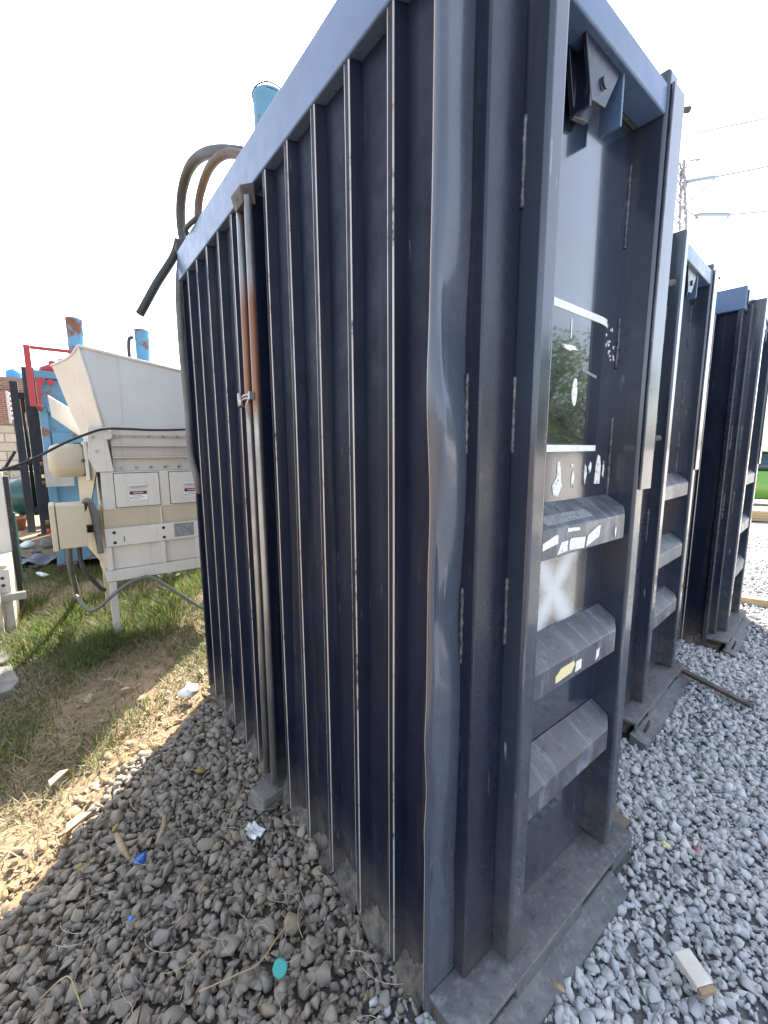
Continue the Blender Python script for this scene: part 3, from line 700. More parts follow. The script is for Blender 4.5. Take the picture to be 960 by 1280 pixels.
tube(b, smooth_path([(-.035, .0, 2.257), (-.075, .10, 2.205), (-.128, .21, 2.177), (-.195, .40, 2.163)], 5), .009, 8)
obj('hopper_rim', b, C_, sh)
boxo('seam_strip', HW, sh, .2, .206, -.003, 0, 1.70, 2.20, .001)
# flap sticking out on the left behind the hopper
b = B(); prism(b, [(-.243, .5, 1.943), (-.112, .5, 1.851), (.02, .5, 1.70), (.02, .5, 1.56), (-.062, .5, 1.625), (-.233, .5, 1.775)], (.008, .014, 0))
obj('hopper_flap', b, C_, sh, bevel=.003)
# cutting chamber: end block, ribbed front
b = B(); prism(b, [(-.03, -.03, 1.68), (.075, -.03, 1.68), (.11, -.03, 1.34), (-.005, -.03, 1.34), (-.05, -.03, 1.45)], (0, .5, 0))
obj('chamber_end', b, C_, sh, bevel=.006)
b = B(); prism(b, [(-.05, -.01, 1.45), (-.005, -.03, 1.345), (-.055, .03, 1.10), (-.12, .10, 1.10), (-.115, .10, 1.42)], (.03, .3, 0)); obj('chamber_skirt', b, C2, sh, bevel=.004)
boxo('chamber_front', C_, sh, .11, X1, .015, .5, 1.34, 1.68, .004)
for z in (1.535, 1.445): 
    b = B(); prism(b, [(.112, .014, z-.006), (.112, -.050, z), (.112, -.052, z+.008), (.112, .014, z+.014)], (X1-.12, 0, 0)); obj('chamber_rib', b, C_, sh, bevel=.002)
b = B(); prism(b, [(.115, .014, 1.60), (.115, -.012, 1.625), (.115, -.012, 1.662), (.115, .014, 1.675)], (X1-.12, 0, 0)); obj('chamber_rib', b, C_, sh, bevel=.002)
for z, y in ((1.615, .0), (1.368, .01)):
    for i in range(7):
        b = B(); tube(b, [(.16+.105*i, y+.02, z), (.16+.105*i, y-.012, z)], .011, 6); obj('bolt', b, M['galv'], sh)
for x, z in ((-.005, 1.60), (.01, 1.50)):
    b = B(); tube(b, [(x, -.02, z), (x, -.042, z)], .011, 6); obj('bolt', b, M['galv'], sh)
b = B(); tube(b, [(.085, -.05, 1.62), (.085, .0, 1.62)], .035, 16); obj('shaft_cap', b, HW, sh)
# middle housing with two hinged inspection doors
boxo('door_housing', C_, sh, .02, X1, -.02, .45, 1.045, 1.34, .004)
for x0, x1 in ((.105, .415), (.495, .83)):
    boxo('door_gap_shade', M['black'], sh, x0-.005, x1+.005, -.0215, -.0195, 1.055, 1.33, 0)  # black sheet standing in for the seam shadow round the door
    d = boxo('inspection_door', C_, sh, x0, x1, -.034, -.0217, 1.06, 1.325, .004)
    mx = (x0+x1)/2
    b = B(); prism(b, [(mx-.06, -.034, 1.215), (mx-.06, -.052, 1.218), (mx-.06, -.054, 1.226), (mx-.06, -.034, 1.245)], (.12, 0, 0)); obj('handle', b, HW, d, bevel=.003)
    lb = boxo('warning_label', M['white_res'], d, mx-.062, mx+.062, -.0352, -.034, 1.112, 1.185, 0)
    boxo('danger_band', M['black'], lb, mx-.060, mx+.060, -.0358, -.0352, 1.155, 1.182, 0)
    b = B(); n = 20; prism(b, [(mx+.05*math.cos(2*math.pi*i/n), -.0358, 1.1685+.010*math.sin(2*math.pi*i/n)) for i in range(n)], (0, -.0005, 0)); obj('danger_oval', b, M['red'], lb)
    text('lettering', 'DANGER', .017, M['white_res'], lb, (mx, -.0368, 1.1685), (R(90), 0, 0))
    for k, ww in enumerate((.07, .085, .06)): boxo('text_line', M['grey_lab'], lb, mx-.045, mx-.045+ww, -.0357, -.0352, 1.143-.011*k, 1.147-.011*k, 0)
    boxo('warning_symbol', M['black'], lb, mx-.058, mx-.049, -.0357, -.0352, 1.122, 1.134, 0)
# sloped funnel under it, bolted bar and lower frame
b = B(); prism(b, [(.012, -.016, 1.045), (.012, .40, 1.045), (.012, .40, .60), (.012, .01, .60), (.012, -.004, .90)], (X1-.02, 0, 0)); obj('funnel', b, C2, sh, bevel=.003)
b = B(); hexa(b, [(-.13, .30, .78), (.01, .0, .56), (.012, .02, .56), (-.115, .32, .78), (-.13, .30, 1.10), (.0, -.012, 1.04), (.012, .004, 1.04), (-.115, .32, 1.10)]); obj('funnel_wing', b, C2, sh, bevel=.003)
for x in (.405, .81): boxo('frame_rib', C_, sh, x, x+.014, -.03, -.0165, .90, 1.04, .002)
bar = boxo('bolt_bar', C_, sh, .008, X1, -.038, -.018, .755, .90, .004)
for x in (.07, .42, .74, 1.05):
    for z in (.865, .785):
        b = B(); tube(b, [(x, -.0375, z), (x, -.0392, z)], .0125, 14); obj('bolt_hole', b, M['black'], bar)
boxo('data_plate', M['grey_lab'], bar, .50, .655, -.0395, -.038, .775, .89, .0)
rl = boxo('red_label', simple('red_label', (.55, .03, .05), (.42, .03, .04), .5), bar, .815, .90, -.0395, -.038, .785, .885, 0)
for k in range(3): boxo('text_line', M['white_res'], rl, .825, .885-.015*k, -.0402, -.0395, .862-.028*k, .870-.028*k, 0)
text('lettering', 'J', .05, M['black'], bar, (.135, -.0388, .812), (R(90), 0, R(0)))
boxo('lower_panel', C_, sh, .012, X1, -.008, .0, .565, .752, .002)
for x in (.005, .385, .66, .93): boxo('frame_rib', C_, sh, x, x+.04, -.034, -.009, .565, .754, .003)
boxo('bottom_beam', C_, sh, -.005, X1, -.04, .03, .475, .563, .005)
boxo('bottom_beam', C2, sh, -.005, .04, .031, .60, .475, .563, .005)
for x, y in ((.005, -.034), (X1-.07, -.034), (.005, .52), (X1-.07, .52)):
    b = B(); box(b, x, x+.05, y, y+.05, .0, .473); box(b, x-.02, x+.07, y-.02, y+.07, -.01, .012); obj('leg', b, C_ if y < 0 else C2, sh, bevel=.004)
# gearbox on the left end
b = B(); prof = [(.0, .0), (.10, .0), (.118, .02), (.118, .16), (.10, .20), (.06, .22)]
rings = []
for r_, z in prof[1:]:
    rings.append([b.verts.new((-.065-z, .1+r_*1.05*math.copysign(abs(math.cos(a))**.7, math.cos(a)), 1.43+r_*1.05*math.copysign(abs(math.sin(a))**.7, math.sin(a)))) for a in [2*math.pi*j/24 for j in range(24)]])
for a, c in zip(rings, rings[1:]):
    for j in range(24): f = b.faces.new((a[j], a[(j+1) % 24], c[(j+1) % 24], c[j])); f.smooth = True
b.faces.new(rings[0]); b.faces.new(rings[-1][::-1])
obj('gearbox', b, C2, sh)
boxo('gearbox_flange', C_, sh, -.068, -.045, -.03, .24, 1.28, 1.57, .006)
for a in range(6):
    b = B(); tube(b, [(-.07, .1+.125*math.cos(a*1.047), 1.43+.125*math.sin(a*1.047)), (-.088, .1+.125*math.cos(a*1.047), 1.43+.125*math.sin(a*1.047))], .011, 6); obj('bolt', b, M['ruststeel'], sh)
# control box on the left, with buttons on its narrow front door
cb = boxo('control_box', C2, sh, -.275, -.105, -.14, .12, .80, 1.115, .008, 3)
boxo('box_door', C2, cb, -.312, -.279, -.145, .125, .79, 1.12, .006)
boxo('box_gasket', M['black'], cb, -.2788, -.2752, -.138, .118, .80, 1.112, 0)
for z, mt, rr_ in ((1.0, 'rust', .016), (.935, 'red', .018)):
    b = B(); tube(b, [(-.31, -.10, z), (-.338, -.10, z)], rr_, 14); obj('button', b, M[mt], cb)
boxo('latch', M['black'], cb, -.316, -.312, -.12, -.08, .82, .885, .001)
hose('cable_conduit', [(-.11, .0, 1.06), (-.09, -.06, 1.13), (-.06, -.06, 1.10), (-.04, -.05, .92), (-.03, -.05, .72)], .022, M['hose_grey'], sh)
boxo('box_arm', M['mast'], sh, -.20, .0, .121, .16, .86, .92, .003)
hose('cable_conduit', [(-.16, .0, .80), (-.15, -.01, .62), (-.06, .02, .44), (-.02, .03, .40)], .016, M['rubber'], sh)
hose('cable_conduit', [(-.22, .0, .80), (-.225, .08, .62), (-.20, .5, .3), (-.19, 1.3, .0)], .02, M['hose_grey'], sh)

# ------------------------------------------------------------------ blue baler behind the shredder
bl = thing('blue_baler', 'faded blue baling press with two peeling cylinders and a red guard frame', 'baler', (-.12, 6.4, 0))
BLm = M['blue']
boxo('body', BLm, bl, .06, 2.6, .1, 3.3, .12, 2.34, .01)  # unseen rear stretched back so the body shadows the path
boxo('top_plate', BLm, bl, .045, 2.62, .06, 3.34, 2.342, 2.43, .006)
boxo('front_plate', BLm, bl, .14, 1.2, .06, .098, 1.2, 1.72, .006)
boxo('front_rib', BLm, bl, .055, .13, .04, .098, .12, 2.0, .006)
boxo('front_rib', BLm, bl, .131, 1.4, .03, .098, 1.95, 2.02, .006)
boxo('window_slot', M['black'], bl, .34, .62, .052, .059, 1.5, 1.6, .0)
for x0 in (.05, 2.3): boxo('skid', M['mast'], bl, x0, x0+.2, .0, 3.3, .0, .118, .006)
for (cx, top) in ((.495, 3.13), (1.235, 3.115)):
    b = B(); lathe(b, [(.12, 0), (.12, .03), (.088, .035), (.088, top-2.46), (.092, top-2.455), (.092, top-2.43), (.07, top-2.43)], (cx, -.4+.75, 2.43), 26)
    obj('cylinder', b, M['blue_cyl'], bl)
b = B(); lathe(b, [(.05, 0), (.05, .18), (.04, .19)], (.33, .3, 2.43), 16); obj('filler_neck', b, M['galv'], bl)
hose('hydraulic_hose', [(1.10, .32, 2.43), (1.06, .30, 2.7), (1.07, .3, 2.95), (1.12, .33, 3.0)], .022, M['rubber'], bl)
b = B(); box(b, -.012, .042, -.40, -.36, 1.98, 2.615); obj('guard_post', b, M['red'], bl, bevel=.004)
b = B(); box(b, .043, .44, -.395, -.365, 2.58, 2.612); obj('guard_rail', b, M['red'], bl, bevel=.003)
b = B(); hexa(b, [(.04, -.36, 1.97), (.09, -.36, 1.97), (.09, .03, 1.97), (.04, .03, 1.97), (.04, -.36, 2.0), (.09, -.36, 2.0), (.09, .03, 2.0), (.04, .03, 2.0)]); obj('guard_bracket', b, M['red'], bl, bevel=.004)
b = B(); prism(b, [(.056, .03, 2.34), (.15, .03, 2.34), (.095, .03, 2.24), (.085, .03, 1.96), (.056, .03, 1.96)], (0, .02, 0)); obj('guard_gusset', b, M['red'], bl)
b = B(); lathe(b, [(.14, 0), (.13, .05), (.06, .09), (.04, .10), (.04, .13), (.02, .14)], (.23, .2, 2.43), 20); obj('motor_cap', b, M['red'], bl)
b = B(); tube(b, [(.19, .055, 2.30), (.19, .03, 2.30)], .035, 16); obj('red_button', b, M['red'], bl)
eb = boxo('switch_box', simple('grey_enamel', (.30, .30, .28), (.24, .24, .22), .5), bl, .04, .30, -.36, -.1, 1.10, 1.45, .006) if True else boxo('x', M['hopperw'], bl, .02, .30, -.36, -.1, 1.02, 1.47, .006)
boxo('box_arm', M['mast'], bl, .1, .2, -.0995, .038, 1.2, 1.3, .004)
for z, mt in ((1.36, 'red'), (1.22, 'yellow_res'), (1.15, 'rust')):
    b = B(); tube(b, [(.041, -.3, z), (.01, -.3, z)], .02, 12); obj('button', b, M[mt], eb)

# ------------------------------------------------------------------ column, forklift mast, tank
col = thing('steel_column', 'dark navy steel column standing in front of the green tank', 'column', (-.19, 9.75, 0))
boxo('shaft', M['mast'], col, -.085, .085, -.06, .06, .02, 2.93, .01); boxo('base_plate', M['mast'], col, -.14, .14, -.13, .13, -.01, .0195, .005)
fk = thing('forklift_mast', 'black forklift mast with chains standing left of the navy column', 'mast', (-.42, 10.3, 0))
for x0 in (-.06, .13): boxo('mast_rail', M['mast'], fk, x0, x0+.115, -.07, .07, .0, 2.75 if x0 < 0 else 2.62, .008)
for z in (.35, 1.25, 2.45): boxo('cross_member', M['mast'], fk, .0555, .1295, -.03, .03, z, z+.11, .006)
b = B(); tube(b, [(.092, .02, .3), (.092, .02, 2.5)], .028, 12); obj('lift_cylinder', b, M['mast'], fk)
b = B(); lathe(b, [(.05, 0), (.055, .02), (.02, .04)], (.15, -.1, 1.36), 14); obj('work_light', b, M['hopperw'], fk)
boxo('carriage_arm', M['mast'], fk, -.30, -.0605, -.05, .0, 1.15, 1.22, .004)
b = B(); tube(b, [(-.28, -.02, 1.17), (-.10, -.02, 1.5)], .025, 8); obj('brace', b, M['mast'], fk)
tk = thing('air_tank', 'dark green rounded air tank lying beside the navy column', 'tank', (-.36, 11.1, 0))
b = B(); prof = []
for i in range(13):
    a = math.pi*i/12; prof.append((.38*math.sin(a)**.6 if 0 < i < 12 else .02, -.48*math.cos(a)))
rings = [[b.verts.new((z, r_*math.cos(2*math.pi*j/28), .60+r_*math.sin(2*math.pi*j/28)*1.05)) for j in range(28)] for r_, z in prof]
for a, c in zip(rings, rings[1:]):
    for j in range(28): f = b.faces.new((a[j], a[(j+1) % 28], c[(j+1) % 28], c[j])); f.smooth = True
b.faces.new(rings[0]); b.faces.new(rings[-1][::-1]); obj('shell', b, M['green'], tk)
boxo('top_box', M['hopperw'], tk, -.14, .14, -.12, .12, 1.02, 1.10, .01)
for x in (-.25, .22): boxo('foot', M['mast'], tk, x, x+.06, -.25, .25, -.01, .27, .006)
b = B(); box(b, -.5, -.2, -.5, -.2, .16, .19); obj('side_tray', b, M['green'], tk, bevel=.004)
bk = thing('plant_pot', 'orange brown clay pot standing under the green tank', 'pot', (-.62, 10.7, 0))
b = B(); lathe(b, [(.09, 0), (.12, .2), (.135, .205), (.135, .25), (.11, .25), (.10, .1)], (0, 0, 0), 18); obj('pot', b, simple('terracotta', (.36, .15, .07), (.22, .09, .05), .8), bk)

# ------------------------------------------------------------------ walls and house beyond
def brick_mat(name, c1, c2, mortar, sx, w_, h_, rough=.9):
    s = NT(name); x, y, z = s.sep(); cmb = s.n('ShaderNodeCombineXYZ'); s.l(x, cmb.inputs[0]); s.l(z, cmb.inputs[1])
    bt = s.n('ShaderNodeTexBrick'); s.l(cmb.outputs[0], bt.inputs['Vector']); bt.inputs['Scale'].default_value = 1
    bt.inputs['Brick Width'].default_value = w_; bt.inputs['Row Height'].default_value = h_; bt.inputs['Mortar Size'].default_value = sx
    bt.inputs['Color1'].default_value = (*c1, 1); bt.inputs['Color2'].default_value = (*c2, 1); bt.inputs['Mortar'].default_value = (*mortar, 1)
    n = s.noise(3, 6, .7); s.base(s.mix(s.ramp(n, .4, .8, 0, .5), bt.outputs['Color'], tuple(x*.55 for x in c2))); s.rough(rough)
    s.bump(s.math('ADD', s.math('MULTIPLY', bt.outputs['Fac'], -.6), s.math('MULTIPLY', n, .3)), .6, .03); return s.m
bw = thing('block_wall', 'pale stone block boundary wall behind the green tank', 'wall', (-2, 19, 0))
boxo('wall_face', brick_mat('pale_blocks', (.60, .53, .41), (.48, .41, .31), (.26, .23, .19), .02, .55, .30), bw, -12, 14, 0, .25, -.1, 2.36, .01)
boxo('coping', M['conc'], bw, -12, 14, -.03, .28, 2.361, 2.43, .01)
fp = thing('insulator_post', 'white electric fence post with insulators on top of the block wall', 'post', (-.98, 19.1, 2.43))
boxo('post', M['hopperw'], fp, -.035, .035, -.035, .035, 0, 1.05, .006)
for k in range(6):
    b = B(); lathe(b, [(.03, 0), (.05, .02), (.03, .05), (.045, .06), (.02, .08)], (.075, -.05, .12+.16*k), 10); obj('insulator', b, M['white_res'], fp)
    
hs = thing('brick_house', 'red brick building rising beyond the block wall', 'building', (-3, 24, 0))
boxo('wall', brick_mat('red_bricks', (.26, .10, .065), (.20, .075, .05), (.30, .26, .22), .012, .25, .085), hs, -7, 6, 0, 6, -.1, 4.05, .01)
boxo('roof_band', brick_mat('dull_bricks', (.23, .13, .10), (.18, .10, .08), (.26, .22, .2), .012, .25, .085), hs, -7.05, 6.05, -.06, 6.06, 4.052, 4.56, .01)
for x0 in (-5, -2.2, 3.5):
    f = boxo('window', M['hopperw'], hs, x0, x0+1.2, -.03, -.002, 2.55, 3.6, .01); boxo('pane', simple('dark_glass', (.02, .025, .03), (.03, .03, .03), .08), f, x0+.06, x0+1.14, -.034, -.031, 2.61, 3.54, 0)
wt = thing('water_tank', 'blue plastic water tank standing on the brick building roof', 'tank', (-.95, 24.6, 4.56))
b = B(); lathe(b, [(.27, 0), (.29, .06), (.28, .12), (.29, .2), (.28, .28), (.24, .36), (.10, .40), (.09, .44)], (0, 0, 0), 22); obj('tank_body', b, simple('blue_plastic', (.05, .25, .52), (.07, .30, .55), .4), wt)

# ------------------------------------------------------------------ clutter on the left edge
gm = thing('machine_base', 'cream steel machine base with bolt holes cut by the picture edge', 'machine', (-.42, 4.45, 0))
boxo('housing', M['cream2'], gm, -.9, .055, .0, 1.3, .03, .60, .008)
boxo('side_plate', M['cream'], gm, -.9, .065, -.02, -.001, .03, .57, .004)
for x, z in ((.02, .50), (.02, .44), (-.06, .5)):
    b = B(); tube(b, [(x, -.018, z), (x, -.0215, z)], .013, 12); obj('bolt_hole', b, M['black'], gm)
boxo('shelf_bar', M['galv'], gm, -.9, .15, -.07, -.021, .315, .375, .004)
boxo('leg', M['cream2'], gm, -.06, .0, -.12, -.071, -.01, .45, .004); boxo('leg', M['mast'], gm, -.1, .05, .02, .4, -.01, .029, .004)
pb = thing('white_panel', 'tall white and grey panel standing upright behind the machine base', 'panel', (-.36, 5.05, 0))
boxo('sheet', M['hopperw'], pb, -.5, .0, .0, .03, .02, 1.32, .006); boxo('frame', M['mast'], pb, .001, .035, -.01, .04, .0, 1.28, .004); boxo('edge_trim', M['green'], pb, .0355, .05, -.005, .035, .3, .95, .003)
SL = ['broken concrete slab lying nearest the left picture edge', 'flat concrete slab lying just below the machine base']
for i, (x, y, w_, d_, rz) in enumerate(((-.62, 3.52, .62, .42, .12), (-.66, 4.08, .66, .46, -.06))):
    b = B(); prism(b, [(-w_/2, -d_/2, 0), (w_/2-.05, -d_/2, 0), (w_/2, -d_/2+.12, 0), (w_/2-.02, d_/2, 0), (-w_/2, d_/2-.03, 0)], (0, 0, .055))
    tag(obj('concrete_slab', b, M['conc'], loc=(x, y, -.012), rot=(.01, .02, rz), bevel=.006), SL[i], 'slab', 'concrete slabs in the grass')
def stone_obj(name, loc, s, mat, label, cat, group=None, sub=3, rz=0, seed=0):
    r = np.random.default_rng(seed); v = stone_shape(sub, r, 10, 26.)*np.array(s); me = mesh_from(name, v, ICO[sub][1]); 
    return tag(obj(name, me, mat, loc=loc, rot=(.1, .15, rz)), label, cat, group)
RB = [((-.40, 8.6, .05), (.15, .12, .10), 'white_res', 'white rubble lump under the green tank'), ((-.52, 7.6, .05), (.16, .12, .09), 'conc', 'grey rubble lump beyond the white panel'),
      ((-.30, 7.9, .04), (.10, .09, .07), 'conc', 'small grey rubble lump at the foot of the navy column'), ((-.60, 8.9, .06), (.2, .14, .12), 'dirt_sill', 'dark rubble lump beside the clay pot'), ((-.22, 6.4, .03), (.09, .07, .05), 'white_res', 'pale rubble lump in front of the blue baler skid')]
RB += [((-.47, 6.9, .03), (.08, .06, .05), 'conc', 'fist sized grey rubble lump before the tarpaulin'), ((-.28, 6.9, .03), (.10, .06, .05), 'dirt_sill', 'dark rubble lump right of the fist sized one'),
       ((-.62, 8.2, .05), (.13, .10, .09), 'dirt_sill', 'dark brown rubble lump below the clay pot'), ((-.20, 8.5, .04), (.10, .08, .07), 'conc', 'grey rubble lump touching the navy column base')]
for i, (l, s, mt, lab) in enumerate(RB): stone_obj('rubble_lump', l, s, M[mt], lab, 'rubble', 'rubble lumps on the path', seed=60+i)
b = B(); n = 12
vs = [[b.verts.new((x*.06-.35, y*.05-.3, .03+.05*math.sin(x*1.3+y*.7)*math.cos(y*.9))) for y in range(n)] for x in range(n)]
for x in range(n-1):
    for y in range(n-1): f = b.faces.new((vs[x][y], vs[x+1][y], vs[x+1][y+1], vs[x][y+1])); f.smooth = True
o = obj('tarp', b, simple('grey_tarp', (.16, .17, .18), (.10, .11, .12), .6), loc=(-.38, 7.3, .02)); o.modifiers.new('thick', 'SOLIDIFY').thickness = .004
tag(o, 'crumpled grey tarpaulin lying on the path before the rubble', 'tarpaulin')
# cables
def cable(name, pts, r, mat, label, cat, k=8):
    b = B(); tube(b, smooth_path(pts, k), r, 8); return tag(obj(name, b, mat), label, cat)
cable('power_cable', [(-1.6, 3.72, 1.16), (-.7, 3.75, 1.27), (-.28, 3.78, 1.375), (-.109, 3.8, 1.445), (.077, 3.8, 1.555), (.20, 3.82, 1.615), (.325, 3.84, 1.662), (.48, 3.85, 1.668), (.65, 3.85, 1.664), (.87, 3.84, 1.672), (1.3, 3.8, 1.70)], .009, M['black'], 'black cable slung across the front of the white shredder', 'cable')
cable('garden_hose', [(.05, 4.1, .35), (.10, 3.98, .28), (.16, 3.80, .30), (.327, 3.78, .43), (.453, 3.78, .487), (.555, 3.78, .475), (.724, 3.76, .32), (.90, 3.72, .16), (1.15, 3.6, .03)], .014, M['hose_grey'], 'grey hose drooping under the white shredder bottom beam', 'hose')

# leafy plants at the foot of the shredder and by the wall
def plant(loc, h, n, seed, label, mat, ls=.07):
    r = random.Random(seed); t = thing('leafy_plant', label, 'plant', loc, 0, 'leafy weeds')
    bs = B(); V = []; T = []
    for k in range(n):
        a = r.uniform(0, 6.3); le = r.uniform(.2, .8)
        tip = Vector((math.cos(a)*le*h*.8, math.sin(a)*le*h*.8, h*r.uniform(.6, 1)))
        tube(bs, smooth_path([(0, 0, -.01), tip*.5+Vector((0, 0, h*.12)), tip], 4), .003, 5)
        for j in range(5):
            q = tip*(.45+.14*j); b0 = r.uniform(0, 6.3); d = Vector((math.cos(b0), math.sin(b0), r.uniform(-.3, .5))).normalized(); sd = d.cross(Vector((0, 0, 1))).normalized(); L_ = ls*r.uniform(.6, 1.3)
            V += [q, q+d*L_*.45+sd*L_*.24, q+d*L_, q+d*L_*.45-sd*L_*.24]; T.append(r.random())
    obj('stem', bs, M['bark'], t)
    me = mesh_from('foliage', np.array([tuple(v) for v in V]), np.arange(len(V)).reshape(-1, 4), np.repeat(np.array(T), 4), False); obj('foliage', me, mat, t); return t
LM = leafmat('leaf', [(.08,.14,.025),(.12,.19,.04),(.06,.10,.02),(.17,.22,.05)])
plant((.86, 4.75, 0), .55, 9, 1, 'broad leafed green weed beneath the right end of the shredder', LM, .11)
plant((.62, 5.0, 0), .40, 8, 2, 'low green weed growing behind the shredder front leg', LM, .09)
plant((-1.05, 17.6, 0), .95, 16, 3, 'yellow green weed growing against the block wall', LM, .2)

# ------------------------------------------------------------------ small things on the stones
def crumple(name, loc, s, mat, seed, label, cat, flat=.5):
    r = np.random.default_rng(seed); v, f = ICO[2]; v = v*(1+r.uniform(-.62, .5, (len(v), 1)))*np.array([s, s*.75, s*flat]); me = mesh_from(name, v, f, None, False)
    return tag(obj(name, me, mat, loc=loc, rot=(.2, .1, seed)), label, cat)
crumple('plastic_wrapper', (.119, 1.593, .04), .023, simple('blue_wrapper', (.02, .08, .36), (.05, .15, .45), .35), 4, 'crumpled bright blue plastic wrapper on the brown stones', 'litter')
crumple('plastic_scrap', (.062, 1.39, .04), .009, simple('blue_scrap', (.05, .16, .42), (.08, .2, .5), .4), 5, 'tiny pale blue plastic scrap nearer than the blue wrapper', 'litter')
b = B(); vs = [[b.verts.new((x*.013-.03, y*.014-.035, .012*math.sin(x*1.1+y*.5)+.01*math.cos(y*1.3))) for y in range(6)] for x in range(5)]
for x in range(4):
    for y in range(5):
        if (x, y) not in ((0, 0), (3, 4), (0, 4)): b.faces.new((vs[x][y], vs[x+1][y], vs[x+1][y+1], vs[x][y+1]))
o = obj('paper_scrap', b, M['white_res'], loc=(.487, 1.445, .045), rot=(.35, -.3, .5)); o.modifiers.new('thick', 'SOLIDIFY').thickness = .001
tag(o, 'torn white paper scrap lying beside the ribbed wall', 'litter')
crumple('paper_scrap', (.53, 2.62, .05), .045, M['white_res'], 9, 'crumpled white scrap at the sunlit corner by the far end of the wall', 'litter', .8)
cp = thing('bottle_cap', 'round teal plastic cap lying on the stones', 'cap', (.377, .975, .04)); cp.rotation_euler = (R(38), R(-12), 0)
TEAL = simple('teal_plastic', (.04, .30, .27), (.06, .36, .32), .45, bump=0)
b = B(); lathe(b, [(.019, 0), (.0205, .002), (.0205, .013), (.0195, .015), (.015, .0155)], (0, 0, 0), 32); obj('cap_shell', b, TEAL, cp)
YS = simple('yellow_painted_stone', (.30, .22, .04), (.20, .155, .06), .8, 0, 30, .4)
for i, (x, y, s, lab) in enumerate(((.411, 1.905, .042, 'large mustard yellow stone on the brown gravel'), (.15, 1.93, .026, 'yellow stone left of the large mustard one'), (.36, 1.62, .022, 'small yellow stone in the middle of the brown gravel'), (-.055, 1.70, .034, 'orange yellow stone at the edge of the sunlight'), (.06, 1.80, .03, 'dull yellow stone beside the rusty stick'), (.50, 2.28, .022, 'yellow stone in the far corner of the brown gravel'))):
    stone_obj('yellow_stone', (x, y, .036), (s*.72, s*.55, s*.46), YS, lab, 'stone', 'yellow painted stones', 2, i, 80+i)
cbk = B(); hexa(cbk, [(-.10, -.07, -.02), (.08, -.08, -.02), (.10, .07, -.02), (-.08, .08, -.02), (-.09, -.06, .075), (.07, -.07, .08), (.09, .06, .09), (-.07, .07, .085)])
bmesh.ops.subdivide_edges(cbk, edges=cbk.edges[:], cuts=4, use_grid_fill=True)
for v in cbk.verts: v.co *= .72
for v in cbk.verts: v.co += Vector((random.uniform(-1, 1), random.uniform(-1, 1), random.uniform(-1, 1)))*.005
tag(obj('concrete_block', cbk, simple('grey_block', (.22, .20, .175), (.13, .12, .105), .95, 0, 14, .6, .01), loc=(.600, 1.60, .0), rot=(.05, .08, .35), bevel=.004), 'rough grey concrete block wedged against the ribbed wall', 'block')
def stick(pts, r, mat, label, cat='stick', name='wood_stick'):
    b = B(); tube(b, pts, r, 6, jitter=.15); return tag(obj(name, b, mat), label, cat)
stick([(.085, 1.60, .055), (.07, 1.66, .06), (.06, 1.72, .075)], [.006, .013, .009], M['wood'], 'thick brown wood chip beside the blue wrapper')
stick([(.17, 1.60, .06), (.21, 1.66, .06), (.22, 1.70, .07)], [.004, .010, .007], M['wood'], 'pointed tan wood sliver right of the blue wrapper')
stick(smooth_path([(.18, 1.05, .055), (.27, 1.02, .062), (.33, 1.01, .058), (.40, 1.035, .064), (.44, 1.05, .06)], 4), .0019, M['wood_pale'], 'long pale twig lying above the teal cap', 'twig', 'dry_twig')
stick(smooth_path([(-.16, 1.30, .05), (-.10, 1.30, .07), (-.08, 1.24, .06), (-.07, 1.19, .06)], 4), .002, M['wood_pale'], 'hooked white twig at the lower left of the stones', 'twig', 'dry_twig')
stick([(.40, 1.52, .055), (.47, 1.60, .06), (.56, 1.70, .075)], .003, M['wood'], 'thin dark twig running to the concrete block', 'twig', 'dry_twig')
# planks of broken board in the sunlight
for i, (x, y, z, l, w_, rz, mt, lab) in enumerate(((-.12, 2.28, .02, .17, .05, .9, 'wood', 'brown broken board lying in the sunlit soil'), (-.06, 1.93, .03, .16, .06, .6, 'wood_pale', 'pale broken board beside the shaded stones'), (.02, 2.10, .02, .12, .03, 1.5, 'wood', 'narrow dark board between the two broken ones'))):
    l *= .7; w_ *= .7
    b = B(); hexa(b, [(-l/2, -w_/2, 0), (l/2, -w_*.3, 0), (l/2-.02, w_/2, 0), (-l/2+.03, w_*.45, 0), (-l/2, -w_/2, .014), (l/2, -w_*.3, .014), (l/2-.02, w_/2, .014), (-l/2+.03, w_*.45, .014)])
    tag(obj('broken_board', b, M[mt], loc=(x, y, z), rot=(.1, .12, rz), bevel=.002), lab, 'board', 'broken boards in the sunlight')
bw2 = thing('painted_wood_block', 'white painted wood offcut lying on the pale gravel', 'wood block', (1.285, .245, .04)); bw2.rotation_euler = (.05, .12, R(-118))
boxo('offcut', M['wood_white'], bw2, -.042, .036, -.026, .026, 0, .024, .003); boxo('raw_end', M['wood'], bw2, .0362, .050, -.025, .023, .001, .022, .003)
stone_obj('pale_wood_chip', (.965, .46, .04), (.014, .036, .009), M['wood_pale'], 'small tan chip beside the sill of the nearest compactor', 'chip', None, 2, .3, 99)
crumple('yellow_scrap', (1.66, .44, .045), .014, M['yellow_res'], 12, 'small yellow plastic scrap on the pale gravel', 'litter', .8)
crumple('pink_scrap', (1.73, .36, .045), .012, simple('pink_plastic', (.5, .2, .22), (.45, .2, .2), .6), 13, 'faded pink scrap beyond the yellow one', 'litter', .8)
b = B(); box(b, -.36, .36, -.02, .02, 0, .02)
tag(obj('steel_bar', b, M['ruststeel'], loc=(3.12, .80, .048), rot=(0, .03, R(-108)), bevel=.003), 'rusty flat steel bar lying on the gravel beyond the middle compactor', 'bar')
